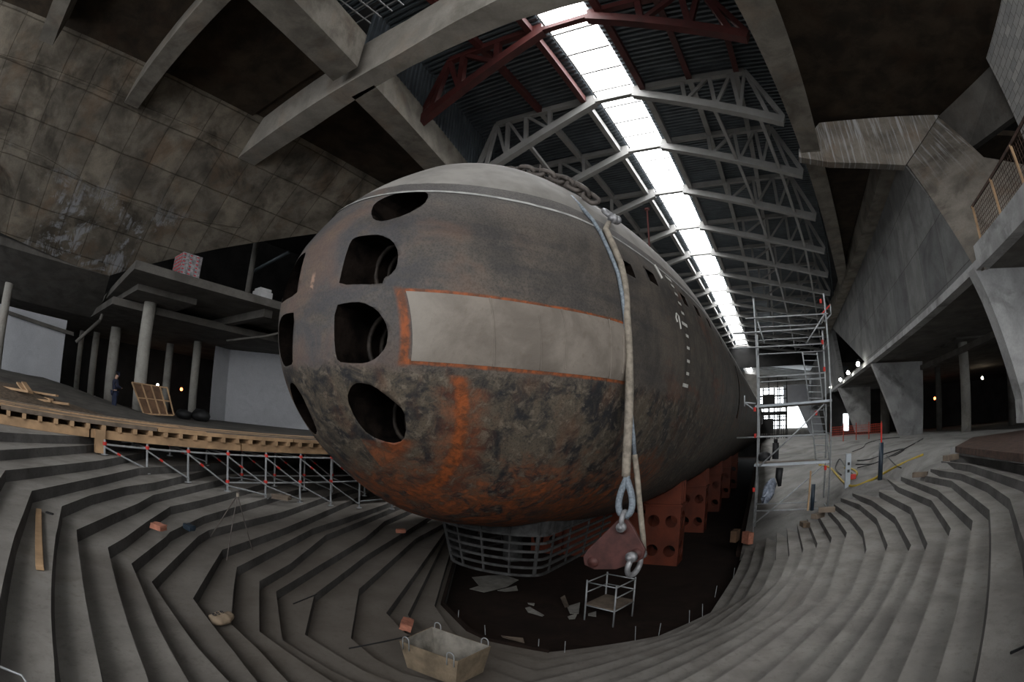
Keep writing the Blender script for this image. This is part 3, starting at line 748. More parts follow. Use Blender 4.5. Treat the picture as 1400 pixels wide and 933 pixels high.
b = MB(); b.tube([V(310, 466, 'x', -25), V(362, 460, 'x', -23), V(380, 456, 'x', -22)], .06, 8); tag(b.build('service_pipe', M['slab'], None, True), 'thin pale pipe under the mezzanine above the white box room', 'pipe')
b = MB(); b.prism([V(10, 425, 'x', -32.8), V(100, 455, 'x', -32.8), V(100, 460, 'x', -32.8), V(10, 430, 'x', -32.8)], (.3, 0, 0)); tag(b.build('cable_tray', M['slab']), 'long tray along the top of the left white partition', 'tray')

# ------------------------------------------------------------------ roof opening beams
ZB = 11.25
def beam(poly, h, name, label, mat='beam'):
    b = MB(); b.prism([(x, y, ZB) for x, y in poly], (0, 0, h)); return tag(b.build(name, M[mat]), label, 'beam')
def P2D(px, py, z=ZB): v = V(px, py, 'z', z); return (v.x, v.y)
cbn = [P2D(310, 228), P2D(429, 142), P2D(546, 74), P2D(679.5, 0)]
cbf = [P2D(327, 241), P2D(428, 175), P2D(560, 92), P2D(700, 30), P2D(800, 2)]
cbn.append((4.0, 7.25)); cbf.append((4.0, 8.35))
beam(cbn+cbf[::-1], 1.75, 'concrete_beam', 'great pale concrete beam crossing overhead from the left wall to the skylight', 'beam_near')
xin = lambda y: -11.2-.22*(y-9.2)
def lbeam(y0, y1, label, w=1.15, z=ZB, h=1.4):
    b = MB(); b.prism([(xin(y0), y0, z), (xin(y1), y1, z), (xin(y1)-w, y1, z), (xin(y0)-w, y0, z)], (0, 0, h)); tag(b.build('concrete_beam', M['beam']), label, 'beam')
lbeam(9.0, 60, 'long concrete beam along the left edge of the roof opening, behind the submarine nose')
lbeam(-12, 7.9, 'concrete beam dropping from the top edge onto the great cross beam, beside the steel lattice', 1.25, ZB, 1.6)
def xbeam(y0, y1, x0, x1, label, h=1.5): b = MB(); b.prism([(x0, y0, ZB), (x1, y0, ZB), (x1, y1, ZB), (x0, y1, ZB)], (0, 0, h)); tag(b.build('concrete_beam', M['beam']), label, 'beam')
xbeam(2.0, 2.75, -19.6, -9.5, 'middle concrete beam ending on the leaning left wall, above the formwork panels')
xbeam(-3.2, -2.45, -17.8, -9.5, 'short concrete beam at the top left corner, ending on the leaning wall')
xro = lambda y: .8+.18*(y-10.5)
def rbeam(y0, y1, w0, w1, label):
    b = MB(); b.prism([(xro(y0), y0, ZB+.3), (xro(y1), y1, ZB+.3), (xro(y1)+w1, y1, ZB+.3), (xro(y0)+w0, y0, ZB+.3)], (0, 0, 1.6)); tag(b.build('concrete_beam', M['beam']), label, 'beam')
rbeam(5, 19.6, 1.4, .9, 'concrete beam along the right edge of the roof, from the top edge to the cross wall')
rbeam(19.7, 75, .9, .9, 'concrete beam in shadow along the right roof edge, beyond the cross wall')
# soffits
def flat(poly, z, name, mat='soffit', th=.3): b = MB(); b.prism([(x, y, z) for x, y in poly], (0, 0, th)); return st(b.build(name, M[mat]))
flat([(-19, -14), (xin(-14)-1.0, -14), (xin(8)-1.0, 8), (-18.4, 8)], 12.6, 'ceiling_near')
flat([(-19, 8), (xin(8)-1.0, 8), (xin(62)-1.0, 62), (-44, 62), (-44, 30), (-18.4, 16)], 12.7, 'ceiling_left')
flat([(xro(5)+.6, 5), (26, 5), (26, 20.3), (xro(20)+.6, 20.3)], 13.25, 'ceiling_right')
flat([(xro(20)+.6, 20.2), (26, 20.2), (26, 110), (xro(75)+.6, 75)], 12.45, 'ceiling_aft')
# steel lattice over the near opening, with a corrugated roof above it
t = thing('roof_lattice', 'square steel lattice in the dark roof opening at the top edge', 'lattice', (-8, 4, 13))
for i in range(18):
    x = -13.5+.5*i
    if i < 18: b = MB(); b.bar((x, -3, 13.0), (x, 7.6, 13.0), .035, .05); b.build('lattice_bar', M['lattice'], t)
for j in range(16):
    y = -.2+.5*j; b = MB(); b.bar((-13.5, y, 13.05), (-4, y, 13.05), .035, .05); b.build('lattice_bar', M['lattice'], t)

def corrug(name, fx, y0, y1, pitch, z, amp, mat, xs):
    """sheet whose ribs run across the hall; fx gives left/right x for y"""
    b = MB(); n = int((y1-y0)/pitch); rows = []
    prof = [(0, 0), (.35, 0), (.45, 1), (.8, 1), (.95, 0)]
    for i in range(n):
        for u, h in prof:
            y = y0+(i+u)*pitch; l, r = fx(y); rows.append([(l, y, z+amp*h), (r, y, z+amp*h)])
    b.grid(rows); return st(b.build(name, mat))
xr = lambda y: 1.73+.165*(y-17.85) if y < 34 else 4.40+.131*(y-34)
xl = lambda y: -11.1-xr(y)
SKL, SKR = -6.48, -4.58
corrug('ceiling_deck_left', lambda y: (xl(y)-.3, SKL-.05), 8.2, 88.5, .28, 15.15, .13, M['deckmetal'], 0)
corrug('ceiling_deck_right', lambda y: (SKR+.05, xr(y)+.3), 7.2, 88.5, .28, 15.15, .13, M['deckmetal'], 0)
corrug('ceiling_deck_near', lambda y: (-14, 6), -14, 8.2, .28, 15.3, .09, M['deckmetal'], 0)
def sidewall(name, fx):
    b = MB(); rows = []; y = 8.4; i = 0
    while y < 88:
        for u, h in ((0, 0), (.35, 0), (.45, 1), (.8, 1)):
            yy = y+u*.28; x = fx(yy)+(.07*h); rows.append([(x, yy, ZB+.9), (x, yy, 15.2)])
        y += .28
    b.grid(rows); st(b.build(name, M['deckmetal']))
sidewall('wall_lantern_left', lambda y: xl(y)-.35); sidewall('wall_lantern_right', lambda y: xr(y)+.35)
# ridge skylight
b = MB(); b.b2(SKL, SKR, 7.4, 88.4, 15.3, 15.34); st(b.build('window_1', M['panelsky']))
w1 = bpy.data.objects['window_1']
for i in range(57):
    y = 7.7+1.42*i
    if y > 88: break
    b = MB(); b.b2(SKL, SKR, y-.045, y+.045, 15.16, 15.27); b.build('glazing_bar', M['steel'], w1)
# trusses
TY = [12.55, 17.85, 22.7, 28.2, 34.2, 40.0, 45.8, 51.6, 57.4, 63.2, 69, 75, 81, 87]
ORD = ['first', 'second', 'third', 'fourth', 'fifth', 'sixth', 'seventh', 'eighth', 'ninth', 'tenth', 'eleventh', 'twelfth', 'thirteenth']
for i, y in enumerate(TY):
    red = i == 0; mt = M['red'] if red else M['steel']; L_, R_ = xl(y)-.1, xr(y)+.1
    t = thing('roof_truss', 'dark red painted steel roof truss, nearest under the skylight' if red else 'pale grey steel roof truss, %s behind the red one' % ORD[i-1], 'truss', (AX, y, 12), 'steel roof trusses')
    def bar(nm, a, c, w=.24, h=.24): b_ = MB(); b_.bar(a, c, w, h); b_.build(nm, mt, t)
    bar('ridge_tie', (SKL-.1, y, 14.75), (SKR+.1, y, 14.75), .26, .2)
    for sg, nx, ex in ((1, SKR, R_), (-1, SKL, L_)):
        te = ex-sg*1.15; zt_, zb_ = 14.95, 12.0
        bar('top_chord', (nx, y, zt_), (te, y, zt_), .26, .26)
        bar('bottom_chord', (nx, y, 14.7), (ex, y, zb_), .36, .36)
        bar('end_strut', (te, y, zt_), (ex, y, zb_+.2), .2, .2)
        L2 = ex-nx
        def bc(f): return (nx+L2*f, y, 14.7+(zb_-14.7)*f)
        def tc(f): return (nx+L2*f, y, zt_)
        fs = [.36, .66] if red else [.36, .56, .72]
        wd_ = .24 if red else .18
        for f in fs: bar('web_post', tc(f), bc(f), wd_, wd_)
        for f0, f1 in zip(fs, fs[1:]): bar('web_diagonal', bc(f0), tc(f1), wd_*.8, wd_*.8)
        bar('web_diagonal', bc(fs[-1]), (te, y, zt_), wd_*.8, wd_*.8); bar('web_diagonal', (te, y+.02, zt_), bc(.91), wd_*.9, wd_*.9)
# purlins
def purlin(nm, x0, x1, z, y0, y1, mt, label, w=.26, h=.34):
    b = MB(); b.bar((x0, y0, z), (x1, y1, z), w, h); tag(b.build(nm, mt), label, 'purlin')
for (a, c, z, lab) in ((-7.0, -7.0, 14.9, 'beside the left edge of the skylight'), (-4.1, -4.1, 14.9, 'beside the right edge of the skylight'), (-9.3, -9.3, 15.02, 'halfway up the left roof slope'), (-1.9, -1.9, 15.02, 'halfway across the right roof'), (.25, .3, 15.02, 'near the right edge of the roof')):
    purlin('roof_purlin', a, c, z, 8.3, 17.7, M['red'], 'dark red steel purlin %s' % lab)
    purlin('roof_purlin', a, c, z, 18.0, 88, M['steel'], 'long pale grey steel purlin %s' % lab)
for (f, lab) in ((.55, 'inner'), (.85, 'outer')):
    for sg, nx, fx in ((1, SKR, xr), (-1, SKL, xl)):
        q = [(nx+(fx(y)-nx)*f, y, 14.7-2.7*f+.02) for y in (17.9, 34, 60, 88)]
        b = MB()
        for a, c in zip(q, q[1:]): b.bar(a, c, .16, .18)
        tag(b.build('roof_purlin', M['steel']), '%s steel tie running along the %s trusses near their lower chords' % (lab, 'right hand' if sg > 0 else 'left hand'), 'purlin')
# end of the high roof: dark fascia, second lower roof, glazed end wall
b = MB(); b.b2(-13, 16, 88.6, 89.2, 11.2, 15.5); st(b.build('wall_fascia', M['dark']))
b = MB()
for i in range(8): b.bar((-6, 90+2*i, 11.9), (10, 90+2*i, 9.6), .18, .18)
b2 = thing('far_roof_truss_row', 'small pale lower roof framing beyond the dark fascia', 'roof framing', (2, 95, 10)); 
for i in range(7):
    b = MB(); b.bar((-6, 90.4+2.2*i, 12.0), (12, 90.4+2.2*i, 9.4), .2, .2); b.build('rafter', M['steel'], b2)
b = MB(); b.prism([(-8, 89.2, 12.6), (14, 89.2, 10.2), (14, 106, 10.2), (-8, 106, 12.6)], (0, 0, .2)); st(b.build('ceiling_far', M['deckmetal']))
b = MB(); b.b2(-5.5, -2.4, 91, 104, 12.2, 12.25); st(b.build('window_2', M['panelsky']))
b = MB(); b.b2(-12, 40, 105, 105.4, -1, 13.5); st(b.build('wall_end', M['slab']))
for i, (x0, x1, z0, z1) in enumerate(((-3.4, 2.4, .6, 8.8), (2.9, 7.6, .6, 8.8))):
    b = MB(); b.b2(x0, x1, 104.7, 104.95, z0, z1); o = st(b.build('window_%d' % (i+3), M['winsky']))
    b = MB()
    for k in range(1, 5): b.b2(x0+(x1-x0)*k/5-.14, x0+(x1-x0)*k/5+.14, 104.5, 104.7, z0, z1)
    for k in range(1, 5): b.b2(x0, x1, 104.5, 104.7, z0+(z1-z0)*k/5-.16, z0+(z1-z0)*k/5+.16)
    if i == 0: b.build('window_frame', M['dark'], o)
b = MB(); b.prism([V(1071, 527, 'y', 96), V(1110, 525, 'y', 96), V(1127, 594, 'y', 96), V(1108, 594, 'y', 96), V(1090, 553, 'y', 96), V(1071, 553, 'y', 96)], (0, .4, 0)); tag(b.build('slanted_fin', M['white']), 'pale slanted concrete fin before the bright end glazing', 'fin')

# ------------------------------------------------------------------ right side
XW = 7.4
def W(px, py, x=XW): return V(px, py, 'x', x)
ap = W(1238, 228); bp = W(1330, 362)
far_top = Vector((XW, 62, 11.2)); 
b = MB(); b.prism([bp, ap, Vector((XW, ap.y+1.0, 11.25)), Vector((XW, 52, 11.25)), W(1137, 448), W(1186, 499)], (.45, 0, 0)); st(b.build('wall_right', M['rightwall']))
b = MB(); b.b2(XW-.06, XW+.45, 4, 62, 4.32, 4.6); st(b.build('trim_3', M['pier']))
b = MB(); b.b2(XW-.02, XW+.45, 4, 14.7, 4.6, 5.05); st(b.build('trim_4', M['pier']))
# next folded panel beyond the dark triangle
b = MB(); b.prism([Vector((XW, 53, 11.25)), Vector((XW, 100, 11.25)), Vector((XW, 100, 3.9)), W(1150, 522), W(1137, 452)], (.45, 0, 0)); st(b.build('wall_right_far', M['rightwall']))
# wall-head beam and its dark triangle soffit
b = MB(); b.b2(6.55, 7.4, 19.8, 62, 11.2, 12.4); tag(b.build('concrete_beam', M['beam']), 'slanting concrete strip beam over the head of the grey right wall', 'beam')
# stained cross wall
nH = (W(1330, 362)-Vector((7.5, 19.8, 10.65))).cross(V(1283, 160, 'y', 20.0)-Vector((7.5, 19.8, 10.65))).normalized()
p0 = Vector((7.5, 19.8, 10.65))
HP = [V(1092, 204, 'y', 19.8), V(1092, 215, 'y', 19.8), V(1135, 222, 'y', 19.8), V(1238, 226, 'y', 19.8), V(1283, 160, 'y', 20.0), V(1120, 168, 'y', 19.8)]
b = MB(); b.prism([(p.x, 19.8, p.z) for p in HP], (0, .5, 0)); st(b.build('wall_cross', M['hplate']))
b = MB(); b.prism([p0, V(1283, 160, 'y', 20.0), VP(1345, 215, p0, nH), VP(1400, 225, p0, nH), VP(1400, 300, p0, nH), W(1342, 356), bp], nH*(.4 if nH.y > 0 else -.4)); st(b.build('wall_cross_wing', M['hplate']))
# slab edge and soffits of the right galleries
b = MB(); b.prism([(XW+.46, 4, 4.35), (XW+.46, 100, 4.35), (40, 100, 4.35), (40, 4, 4.35)], (0, 0, .7)); tag(b.build('gallery_slab', M['slab']), 'long concrete gallery slab over the right side columns', 'slab')
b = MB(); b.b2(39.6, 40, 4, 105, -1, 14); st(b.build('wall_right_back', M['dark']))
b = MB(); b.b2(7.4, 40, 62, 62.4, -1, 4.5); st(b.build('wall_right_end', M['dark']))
# piers
def pier(poly, y, label, th=.6):
    b = MB(); b.prism([V(px, py, 'y', y) for px, py in poly], (0, th, 0)); tag(b.build('tapered_pier', M['pier']), label, 'pier')
pier([(1192, 497), (1261, 494), (1261.5, 595), (1231, 596.5)], 35.5, 'wide tapered concrete pier left of the round right column')
pier([(1146, 531), (1190, 529), (1190, 591), (1170, 591.5)], 54, 'smaller tapered pier further down the right gallery')
big = MB(); big.prism([V(1331, 366, 'y', 14.8), V(1400, 352, 'y', 14.8), Vector((14.5, 14.8, 4.9)), Vector((14.5, 14.8, -.8)), V(1400, 578, 'y', 14.8), V(1398, 545, 'y', 14.8), V(1370, 455, 'y', 14.8), V(1350, 404, 'y', 14.8)], (0, .6, 0))
tag(big.build('tapered_pier', M['pier']), 'large pale tapered pier at the right edge of the picture', 'pier')
column(1319.5, 520, 31.5, .34, 4.5, 'round concrete column standing in the middle of the right gallery opening')
column(1283, 530, 45, .28, 4.5, 'dim narrow column behind, left of the round right column', 'slab')
column(1210, 560, 52, .5, 4.5, 'shadowed round column between the two tapered piers', 'slab')
column(1382, 520, 36, .3, 4.5, 'dark column at the back of the right gallery', 'slab')
b = MB(); b.b2(V(1295, 458, 'y', 29).x, V(1356, 452, 'y', 29).x, 27.5, 30.5, 4.25, 4.5); tag(b.build('column_cap', M['slab']), 'flat rectangular cap on the round right column', 'cap')
b = MB(); b.bar(V(1260, 503, 'y', 33), V(1365, 455, 'y', 22), .25, .3); tag(b.build('gallery_brace', M['slab']), 'sloping dark beam below the right gallery ceiling', 'beam')
# gas block wall upper right
t = MB(); t.b2(12, 12.3, 5.5, 15.4, 5.0, 17.5); st(t.build('wall_block', M['block']))
b = MB(); b.prism([(10.3, 19.9, 13.25), (12.6, 15.5, 13.25), (12.2, 15.4, 10.5), (10.9, 19.2, 11.0)], (.4, .1, 0)); st(b.build('wall_fold', M['slab']))
# gallery guard rail with rusty infill
t = thing('guard_railing', 'rusty mesh guard railing on the right gallery edge', 'railing', (7.5, 12, 5.05))
g0, g1 = (7.55, 14.4), (7.55, 6.0)
b = MB(); b.bar((7.55, 14.4, 6.2), (7.55, 5.5, 6.2), .05, .09); b.build('top_rail', M['mesh'], t)
for i in range(5):
    y = 14.3-1.9*i; b = MB(); b.bar((7.55, y, 5.05), (7.55, y, 6.2), .07, .07); b.build('rail_post', M['wood'], t)
b = MB()
for i in range(60): b.bar((7.6, 14.3-.15*i, 5.08), (7.6, 14.3-.15*i, 6.15), .012, .012)
for i in range(8): b.bar((7.6, 14.3, 5.15+.13*i), (7.6, 5.5, 5.15+.13*i), .012, .012)
b.build('mesh_infill', M['mesh'], t)
# work lamps
def lamp(p, mat, label, r=.09):
    t = thing('work_lamp', label, 'lamp', p)
    b = MB(); pts = [Vector(p)+Vector((0, 0, z)) for z in (-r, -r*.7, 0, r*.7, r)]
    b.tube(pts, [r*.3, r*.8, r, r*.75, r*.3], 10); b.build('bulb', mat, t, True)
    b = MB(); b.tube([Vector(p)+Vector((0, 0, r)), Vector(p)+Vector((0, 0, r+.18))], r*.45, 8); b.build('lamp_holder', M['black'], t)
for i, (px, py, y) in enumerate(((1173, 498, 38), (1159.5, 510, 44), (1149, 519.5, 50), (1135.5, 529.5, 62))):
    lamp(V(px, py, 'y', y), M['bulbw'], 'lit white bulb on the right gallery edge, %s counting from the near end' % ('first', 'second', 'third', 'fourth')[i], .16)
lamp(V(215.5, 526.5, 'x', -40), M['bulb'], 'lit bulb deep in the left undercroft, next to the pale column', .11)
lamp(V(248, 532.5, 'x', -40), M['bulbr'], 'reddish lit lamp in the left undercroft, nearer the box room', .13)
lamp(V(1343, 517, 'y', 45), M['bulb'], 'warm lit bulb inside the right gallery, right of the round column', .13)
lamp(V(1278, 545, 'y', 52), M['bulbr'], 'small reddish lamp inside the right gallery, left of the round column', .14)
# bright doorway between the right piers
b = MB(); b.prism([V(1153, 566, 'y', 61.9), V(1160, 566, 'y', 61.9), V(1160, 589, 'y', 61.9), V(1153, 589, 'y', 61.9)], (0, .05, 0)); st(b.build('window_5', M['winsky']))

# ------------------------------------------------------------------ timber deck and its scaffold (left)
XD, ZD = -11.2, -.57
t = thing('timber_deck', 'long fresh timber deck over the scaffold at the left terraces', 'deck', (-12.4, 6, -1.2))
for i in range(11):
    x0 = XD-.22*i; ya = -8+random.uniform(-1, 1)
    while ya < 20:
        L_ = random.choice((3, 4, 4, 6)); b = MB(); dz = random.uniform(-.01, .012)
        b.b2(x0-.205, x0, ya, ya+L_-.02, ZD-.045+dz, ZD+dz); b.build('plank', M['wood'] if random.random() < .55 else M['woodold'], t); ya += L_
b = MB(); ya = -8.5
while ya < 20:
    b = MB(); L_ = random.choice((2.2, 3, 4)); b.b2(XD+.0, XD+.05, ya, ya+L_-.03, ZD-.095, ZD-.01); b.build('edge_board', M['wood'] if random.random() < .7 else M['woodold'], t); ya += L_
for i in range(58):
    y = -5.5+.40*i; b = MB(); b.b2(-13.7, XD+.07, y-.05, y+.05, ZD-.205, ZD-.10); b.build('joist', M['wood'], t)
for k in range(7):
    ya = -6+4.1*k; b = MB(); b.b2(XD-.16, XD-.02, ya, ya+4.05, ZD-.39, ZD-.205); b.build('bearer', M['wood'], t)
b = MB(); b.b2(-13.6, -13.45, -6, 20, ZD-.39, ZD-.205); b.build('bearer', M['wood'], t)
q = V(137, 612, 'x', XD+.1); b = MB(); b.b2(XD-.05, XD+.12, q.y-.12, q.y+.12, q.z-.12, ZD-.205); b.build('prop', M['wood'], t)
sc = thing('deck_scaffold', 'galvanised ring scaffold with red wedges under the timber deck', 'scaffold', (-11.3, 6, -2))
posts = [V(px, py, 'x', XD+.12) for px, py in ((143, 622), (201, 648), (257, 660), (311, 672), (363, 682), (410, 688), (452, 692), (491, 695))]
posts.append(posts[-1]+Vector((0, 1.45, -.15)))
def under(x): return x
rows_ = []
for row, dx in ((0, 0), (1, -1.3)):
    pr = []
    for i, p in enumerate(posts):
        x, y = p.x+dx, p.y; zt_ = ZD-.39; z0 = p.z+(.45 if row and i < 4 else .25 if row else 0)
        pr.append((x, y, z0, zt_))
        b = MB(); b.tube([(x, y, z0), (x, y, zt_)], .028, 10); sd_ = b.build('standard', M['galv'], sc); MB().tube([(x, y, z0), (x, y, z0+.02)], .09, 8).build('base_plate', M['galv'], sd_)
        for z in (zt_-.08, zt_-.75):
            if z > z0+.15: b = MB(); b.tube([(x, y, z-.035), (x, y, z+.035)], .05, 10); b.build('wedge_coupler', M['redpaint'], sd_)
    rows_.append(pr)
for pr in rows_:
    for i in range(len(pr)-1):
        for dz in (.10, .78, 1.4):
            z = pr[i][3]-dz
            if z > max(pr[i][2], pr[i+1][2])+.12: b = MB(); b.tube([(pr[i][0], pr[i][1], z), (pr[i+1][0], pr[i+1][1], z)], .022, 8); b.build('ledger', M['galv'], sc)
        za, zb_ = pr[i][3]-.15, max(pr[i+1][2]+.1, pr[i][3]-.85)
        b = MB(); b.tube([(pr[i][0]+.05, pr[i][1], za), (pr[i+1][0]+.05, pr[i+1][1], zb_)], .020, 8); b.tube([(pr[i][0]+.05, pr[i][1]+(pr[i+1][1]-pr[i][1])*.28, za+(zb_-za)*.28), (pr[i][0]+.05, pr[i][1]+(pr[i+1][1]-pr[i][1])*.36, za+(zb_-za)*.36)], .026, 8, mi=1); b.build('brace', [M['galv'], M['redpaint']], sc)
        if i > 2: b = MB(); b.tube([(pr[i][0]+.05, pr[i][1], za-.7), (pr[i+1][0]+.05, pr[i+1][1], max(pr[i+1][2]+.1, zb_-.7))], .020, 8); b.build('brace', M['galv'], sc)
for i in range(len(posts)):
    z = rows_[0][i][3]-.1; b = MB(); b.tube([(rows_[0][i][0], rows_[0][i][1], z), (rows_[1][i][0], rows_[1][i][1], z)], .022, 8); b.build('transom', M['galv'], sc)
# waste timber lying on the deck's left end
def plank(px0, py0, px1, py1, z, w, h, label, mat='wood', cat='plank', name='timber_offcut'):
    a, c = V(px0, py0, 'z', z), V(px1, py1, 'z', z); b = MB(); b.bar(a, c, w, h); return tag(b.build(name, M[mat], bevel=.006), label, cat)
pl = [(0, 533, 30, 538), (8, 534, 60, 549), (28, 539, 52, 546), (25, 530, 36, 541), (32, 528, 42, 541), (42, 540, 78, 546), (50, 548, 70, 552), (0, 540, 30, 546)]
labs = ['pale split board at the far left of the deck rubble', 'long pale board lying across the deck rubble', 'short board end behind the long pale board', 'upright broken board leaning left in the rubble', 'second upright broken board in the rubble, right of the other', 'wide pale board at the right end of the timber heap', 'short sawn block under the right end of the timber heap', 'low board lying flat in front of the timber heap']
for i, (a, b_, c, d) in enumerate(pl):
    x = -17.5; A, B = V(a, b_, 'x', x), V(c, d, 'x', x+.8); A.z = min(A.z, B.z)+ (.25 if 3 <= i <= 4 else 0); b = MB(); b.bar(A+Vector((0, 0, .02*i)), B+Vector((0, 0, .02*i)), .2, .06); tag(b.build('timber_offcut', M['wood'], bevel=.008), labs[i], 'plank')
for i, (a, b_, c, d, w_, lab) in enumerate(((0, 541, 70, 549, .22, 'broad fresh board at the near side of the timber heap'), (0, 529, 40, 536, .2, 'pale board at the back of the timber heap, touching the left edge'), (38, 546, 95, 553, .16, 'thin board pointing right out of the timber heap'))):
    A, B = V(a, b_, 'x', -16.9), V(c, d, 'x', -16.2); b = MB(); b.bar(A, B, w_, .07); tag(b.build('timber_offcut', M['wood'], bevel=.008), lab, 'plank')
# rubble mound under that timber
surf_grid('rubble_mound', -21, -13.75, 24, -7, 6, 30, lambda x, y: -.82 + .55*math.exp(-((x+17.8)/2.4)**2)*max(0, min(1, (4.5-y)/4)) + .05*random.random(), M['tread_dirt'], False)
o = bpy.data.objects['rubble_mound']; o['kind'] = 'stuff'; tag(o, 'dark mound of dirt and sawdust behind the left end of the deck', 'rubble')
# leaning formwork panel
t = thing('formwork_panel', 'brown plywood formwork panel leaning on the pale column', 'panel', V(205, 567, 'z', -.75))
c0, c1, c2, c3 = V(180, 523, 'x', -24.2), V(228, 530.5, 'x', -24.2), V(237, 568, 'x', -23.2), V(196, 566, 'x', -23.2)
b = MB(); b.prism([c0.lerp(c1, 0), c0.lerp(c1, .78), c3.lerp(c2, .78), c3], (.04, 0, 0)); b.build('plywood_sheet', M['ply'], t)
for f in (0, .27, .54, .79, 1.0): b = MB(); b.bar(c0.lerp(c1, f)+Vector((.08, 0, 0)), c3.lerp(c2, f)+Vector((.08, 0, 0)), .06, .06); b.build('batten', M['wood'], t)
for f in (0, .5, 1.0): b = MB(); b.bar(c0.lerp(c3, f)+Vector((.03, 0, 0)), c1.lerp(c2, f)+Vector((.03, 0, 0)), .05, .07); b.build('rail', M['wood'], t)
# small table frame by the box room
t = thing('sawhorse_frame', 'small dark metal stand with a grey box beside the white box room', 'stand', V(288, 574, 'z', -.78))
q = V(287, 572, 'z', -.78); q = q*.93; q.z = -.8
for dx, dy in ((0, 0), (.5, 0), (0, .6), (.5, .6)): b = MB(); b.bar((q.x+dx, q.y+dy, -.8), (q.x+dx, q.y+dy, .75), .05, .05); b.build('leg', M['slab'], t)
b = MB(); b.b2(q.x-.1, q.x+.6, q.y-.1, q.y+.7, .75, .8); b.build('top_board', M['woodold'], t)
b = MB(); b.b2(q.x+.05, q.x+.45, q.y+.05, q.y+.55, .1, .7); b.build('meter_box', M['slab'], t)
# rubble bits on the left floor
for i, (px, py, lab, mt, s_) in enumerate(((252, 556, 'dark crumpled sack on the floor left of the box room', 'black', .5), (275, 563, 'low dark heap of bags before the dim column', 'black', .6), (243, 552, 'grey plastic heap right of the formwork panel', 'wrap', .4), (88, 548, 'small red and white bag beside the timber heap', 'redprint', .25), (124, 552, 'striped grey mat bundle near the worker', 'blockwhite', .5), (170, 540, 'pale pinkish sack behind the worker', 'sack', .5))):
    c = V(px, py, 'z', -.62)
    if c.length > 34: c = c*(30/c.length); c.z = -.6
    b = MB(); pts = []
    bm = bmesh.new(); bmesh.ops.create_icosphere(bm, subdivisions=2, radius=s_)
    rnd = random.Random(i)
    b.v = [(c.x+v.co.x*1.2*(1+rnd.uniform(-.15, .15)), c.y+v.co.y*(1+rnd.uniform(-.15, .15)), -.8+s_*.5+max(-s_*.5, v.co.z*.7*(1+rnd.uniform(-.2, .2)))) for v in bm.verts]; b.f = [tuple(v.index for v in f.verts) for f in bm.faces]; b.mi = [0]*len(b.f); bm.free()
    tag(b.build('rubbish_sack', M[mt], None, True), lab, 'sack')

# ------------------------------------------------------------------ worker
def skin_mesh(name, verts, edges, radii, mat, parent, sub=1):
    off = LOC[parent.name]
    me = bpy.data.meshes.new(name); me.from_pydata([tuple(Vector(v)) for v in verts], edges, []); me.materials.append(mat)
    o = bpy.data.objects.new(name, me); COL.objects.link(o)
    o.modifiers.new('skin', 'SKIN'); me.skin_vertices[0].data[0].use_root = True
    for i, r in enumerate(radii): me.skin_vertices[0].data[i].radius = r if isinstance(r, tuple) else (r, r)
    s = o.modifiers.new('sub', 'SUBSURF'); s.levels = sub; s.render_levels = sub
    bpy.context.view_layer.update(); dg = bpy.context.evaluated_depsgraph_get()
    m2 = bpy.data.meshes.new_from_object(o.evaluated_get(dg)); o.modifiers.clear(); o.data = m2
    for p in m2.polygons: p.use_smooth = True
    o.parent = parent; return o
wd = Vector(ray(155, 563)); wd = wd*(24.0/math.hypot(wd.x, wd.y)); wloc = Vector((wd.x, wd.y, -.8))
person = thing('person', 'worker in dark navy clothes and cap standing near the pale left column, looking down', 'person', wloc)
h = 1.0
body_v = [(0, 0, .95), (0, 0, 1.15), (0, 0, 1.38), (0, .01, 1.50), (0, .05, 1.60), (0, .07, 1.70),
          (-.19, 0, 1.42), (-.25, .05, 1.17), (-.14, .28, 1.13), (-.06, .34, 1.14),
          (.19, 0, 1.42), (.25, .05, 1.17), (.14, .28, 1.13), (.06, .34, 1.14),
          (-.09, 0, .90), (-.11, .02, .5), (-.11, -.01, .1), (-.11, .14, .04),
          (.09, 0, .90), (.11, .02, .5), (.11, -.01, .1), (.11, .14, .04)]
body_e = [(0, 1), (1, 2), (2, 3), (3, 4), (4, 5), (2, 6), (6, 7), (7, 8), (8, 9), (2, 10), (10, 11), (11, 12), (12, 13), (0, 14), (14, 15), (15, 16), (16, 17), (0, 18), (18, 19), (19, 20), (20, 21)]
body_r = [(.15, .11), (.15, .11), (.17, .11), .055, .085, .09, .06, .045, .035, .03, .06, .045, .035, .03, .085, .06, .045, .04, .085, .06, .045, .04]
ang = math.atan2(-wd.y, -wd.x)+PI/2-1.2; Rz = Matrix.Rotation(ang, 3, 'Z')
rot = lambda vs: [tuple(Rz @ Vector(v)) for v in vs]
skin_mesh('body', rot(body_v), body_e, body_r, M['skin'], person, 2)
skin_mesh('jacket', rot([body_v[i] for i in (0, 1, 2, 3, 6, 7, 8, 10, 11, 12)]), [(0, 1), (1, 2), (2, 3), (2, 4), (4, 5), (5, 6), (2, 7), (7, 8), (8, 9)], [(.20, .15), (.20, .15), (.215, .15), .08, .095, .08, .065, .095, .08, .065], M['navy'], person, 2)
skin_mesh('trousers', rot([body_v[i] for i in (0, 14, 15, 16, 18, 19, 20)]), [(0, 1), (1, 2), (2, 3), (0, 4), (4, 5), (5, 6)], [(.17, .13), .12, .095, .08, .12, .095, .08], M['navy2'], person, 2)
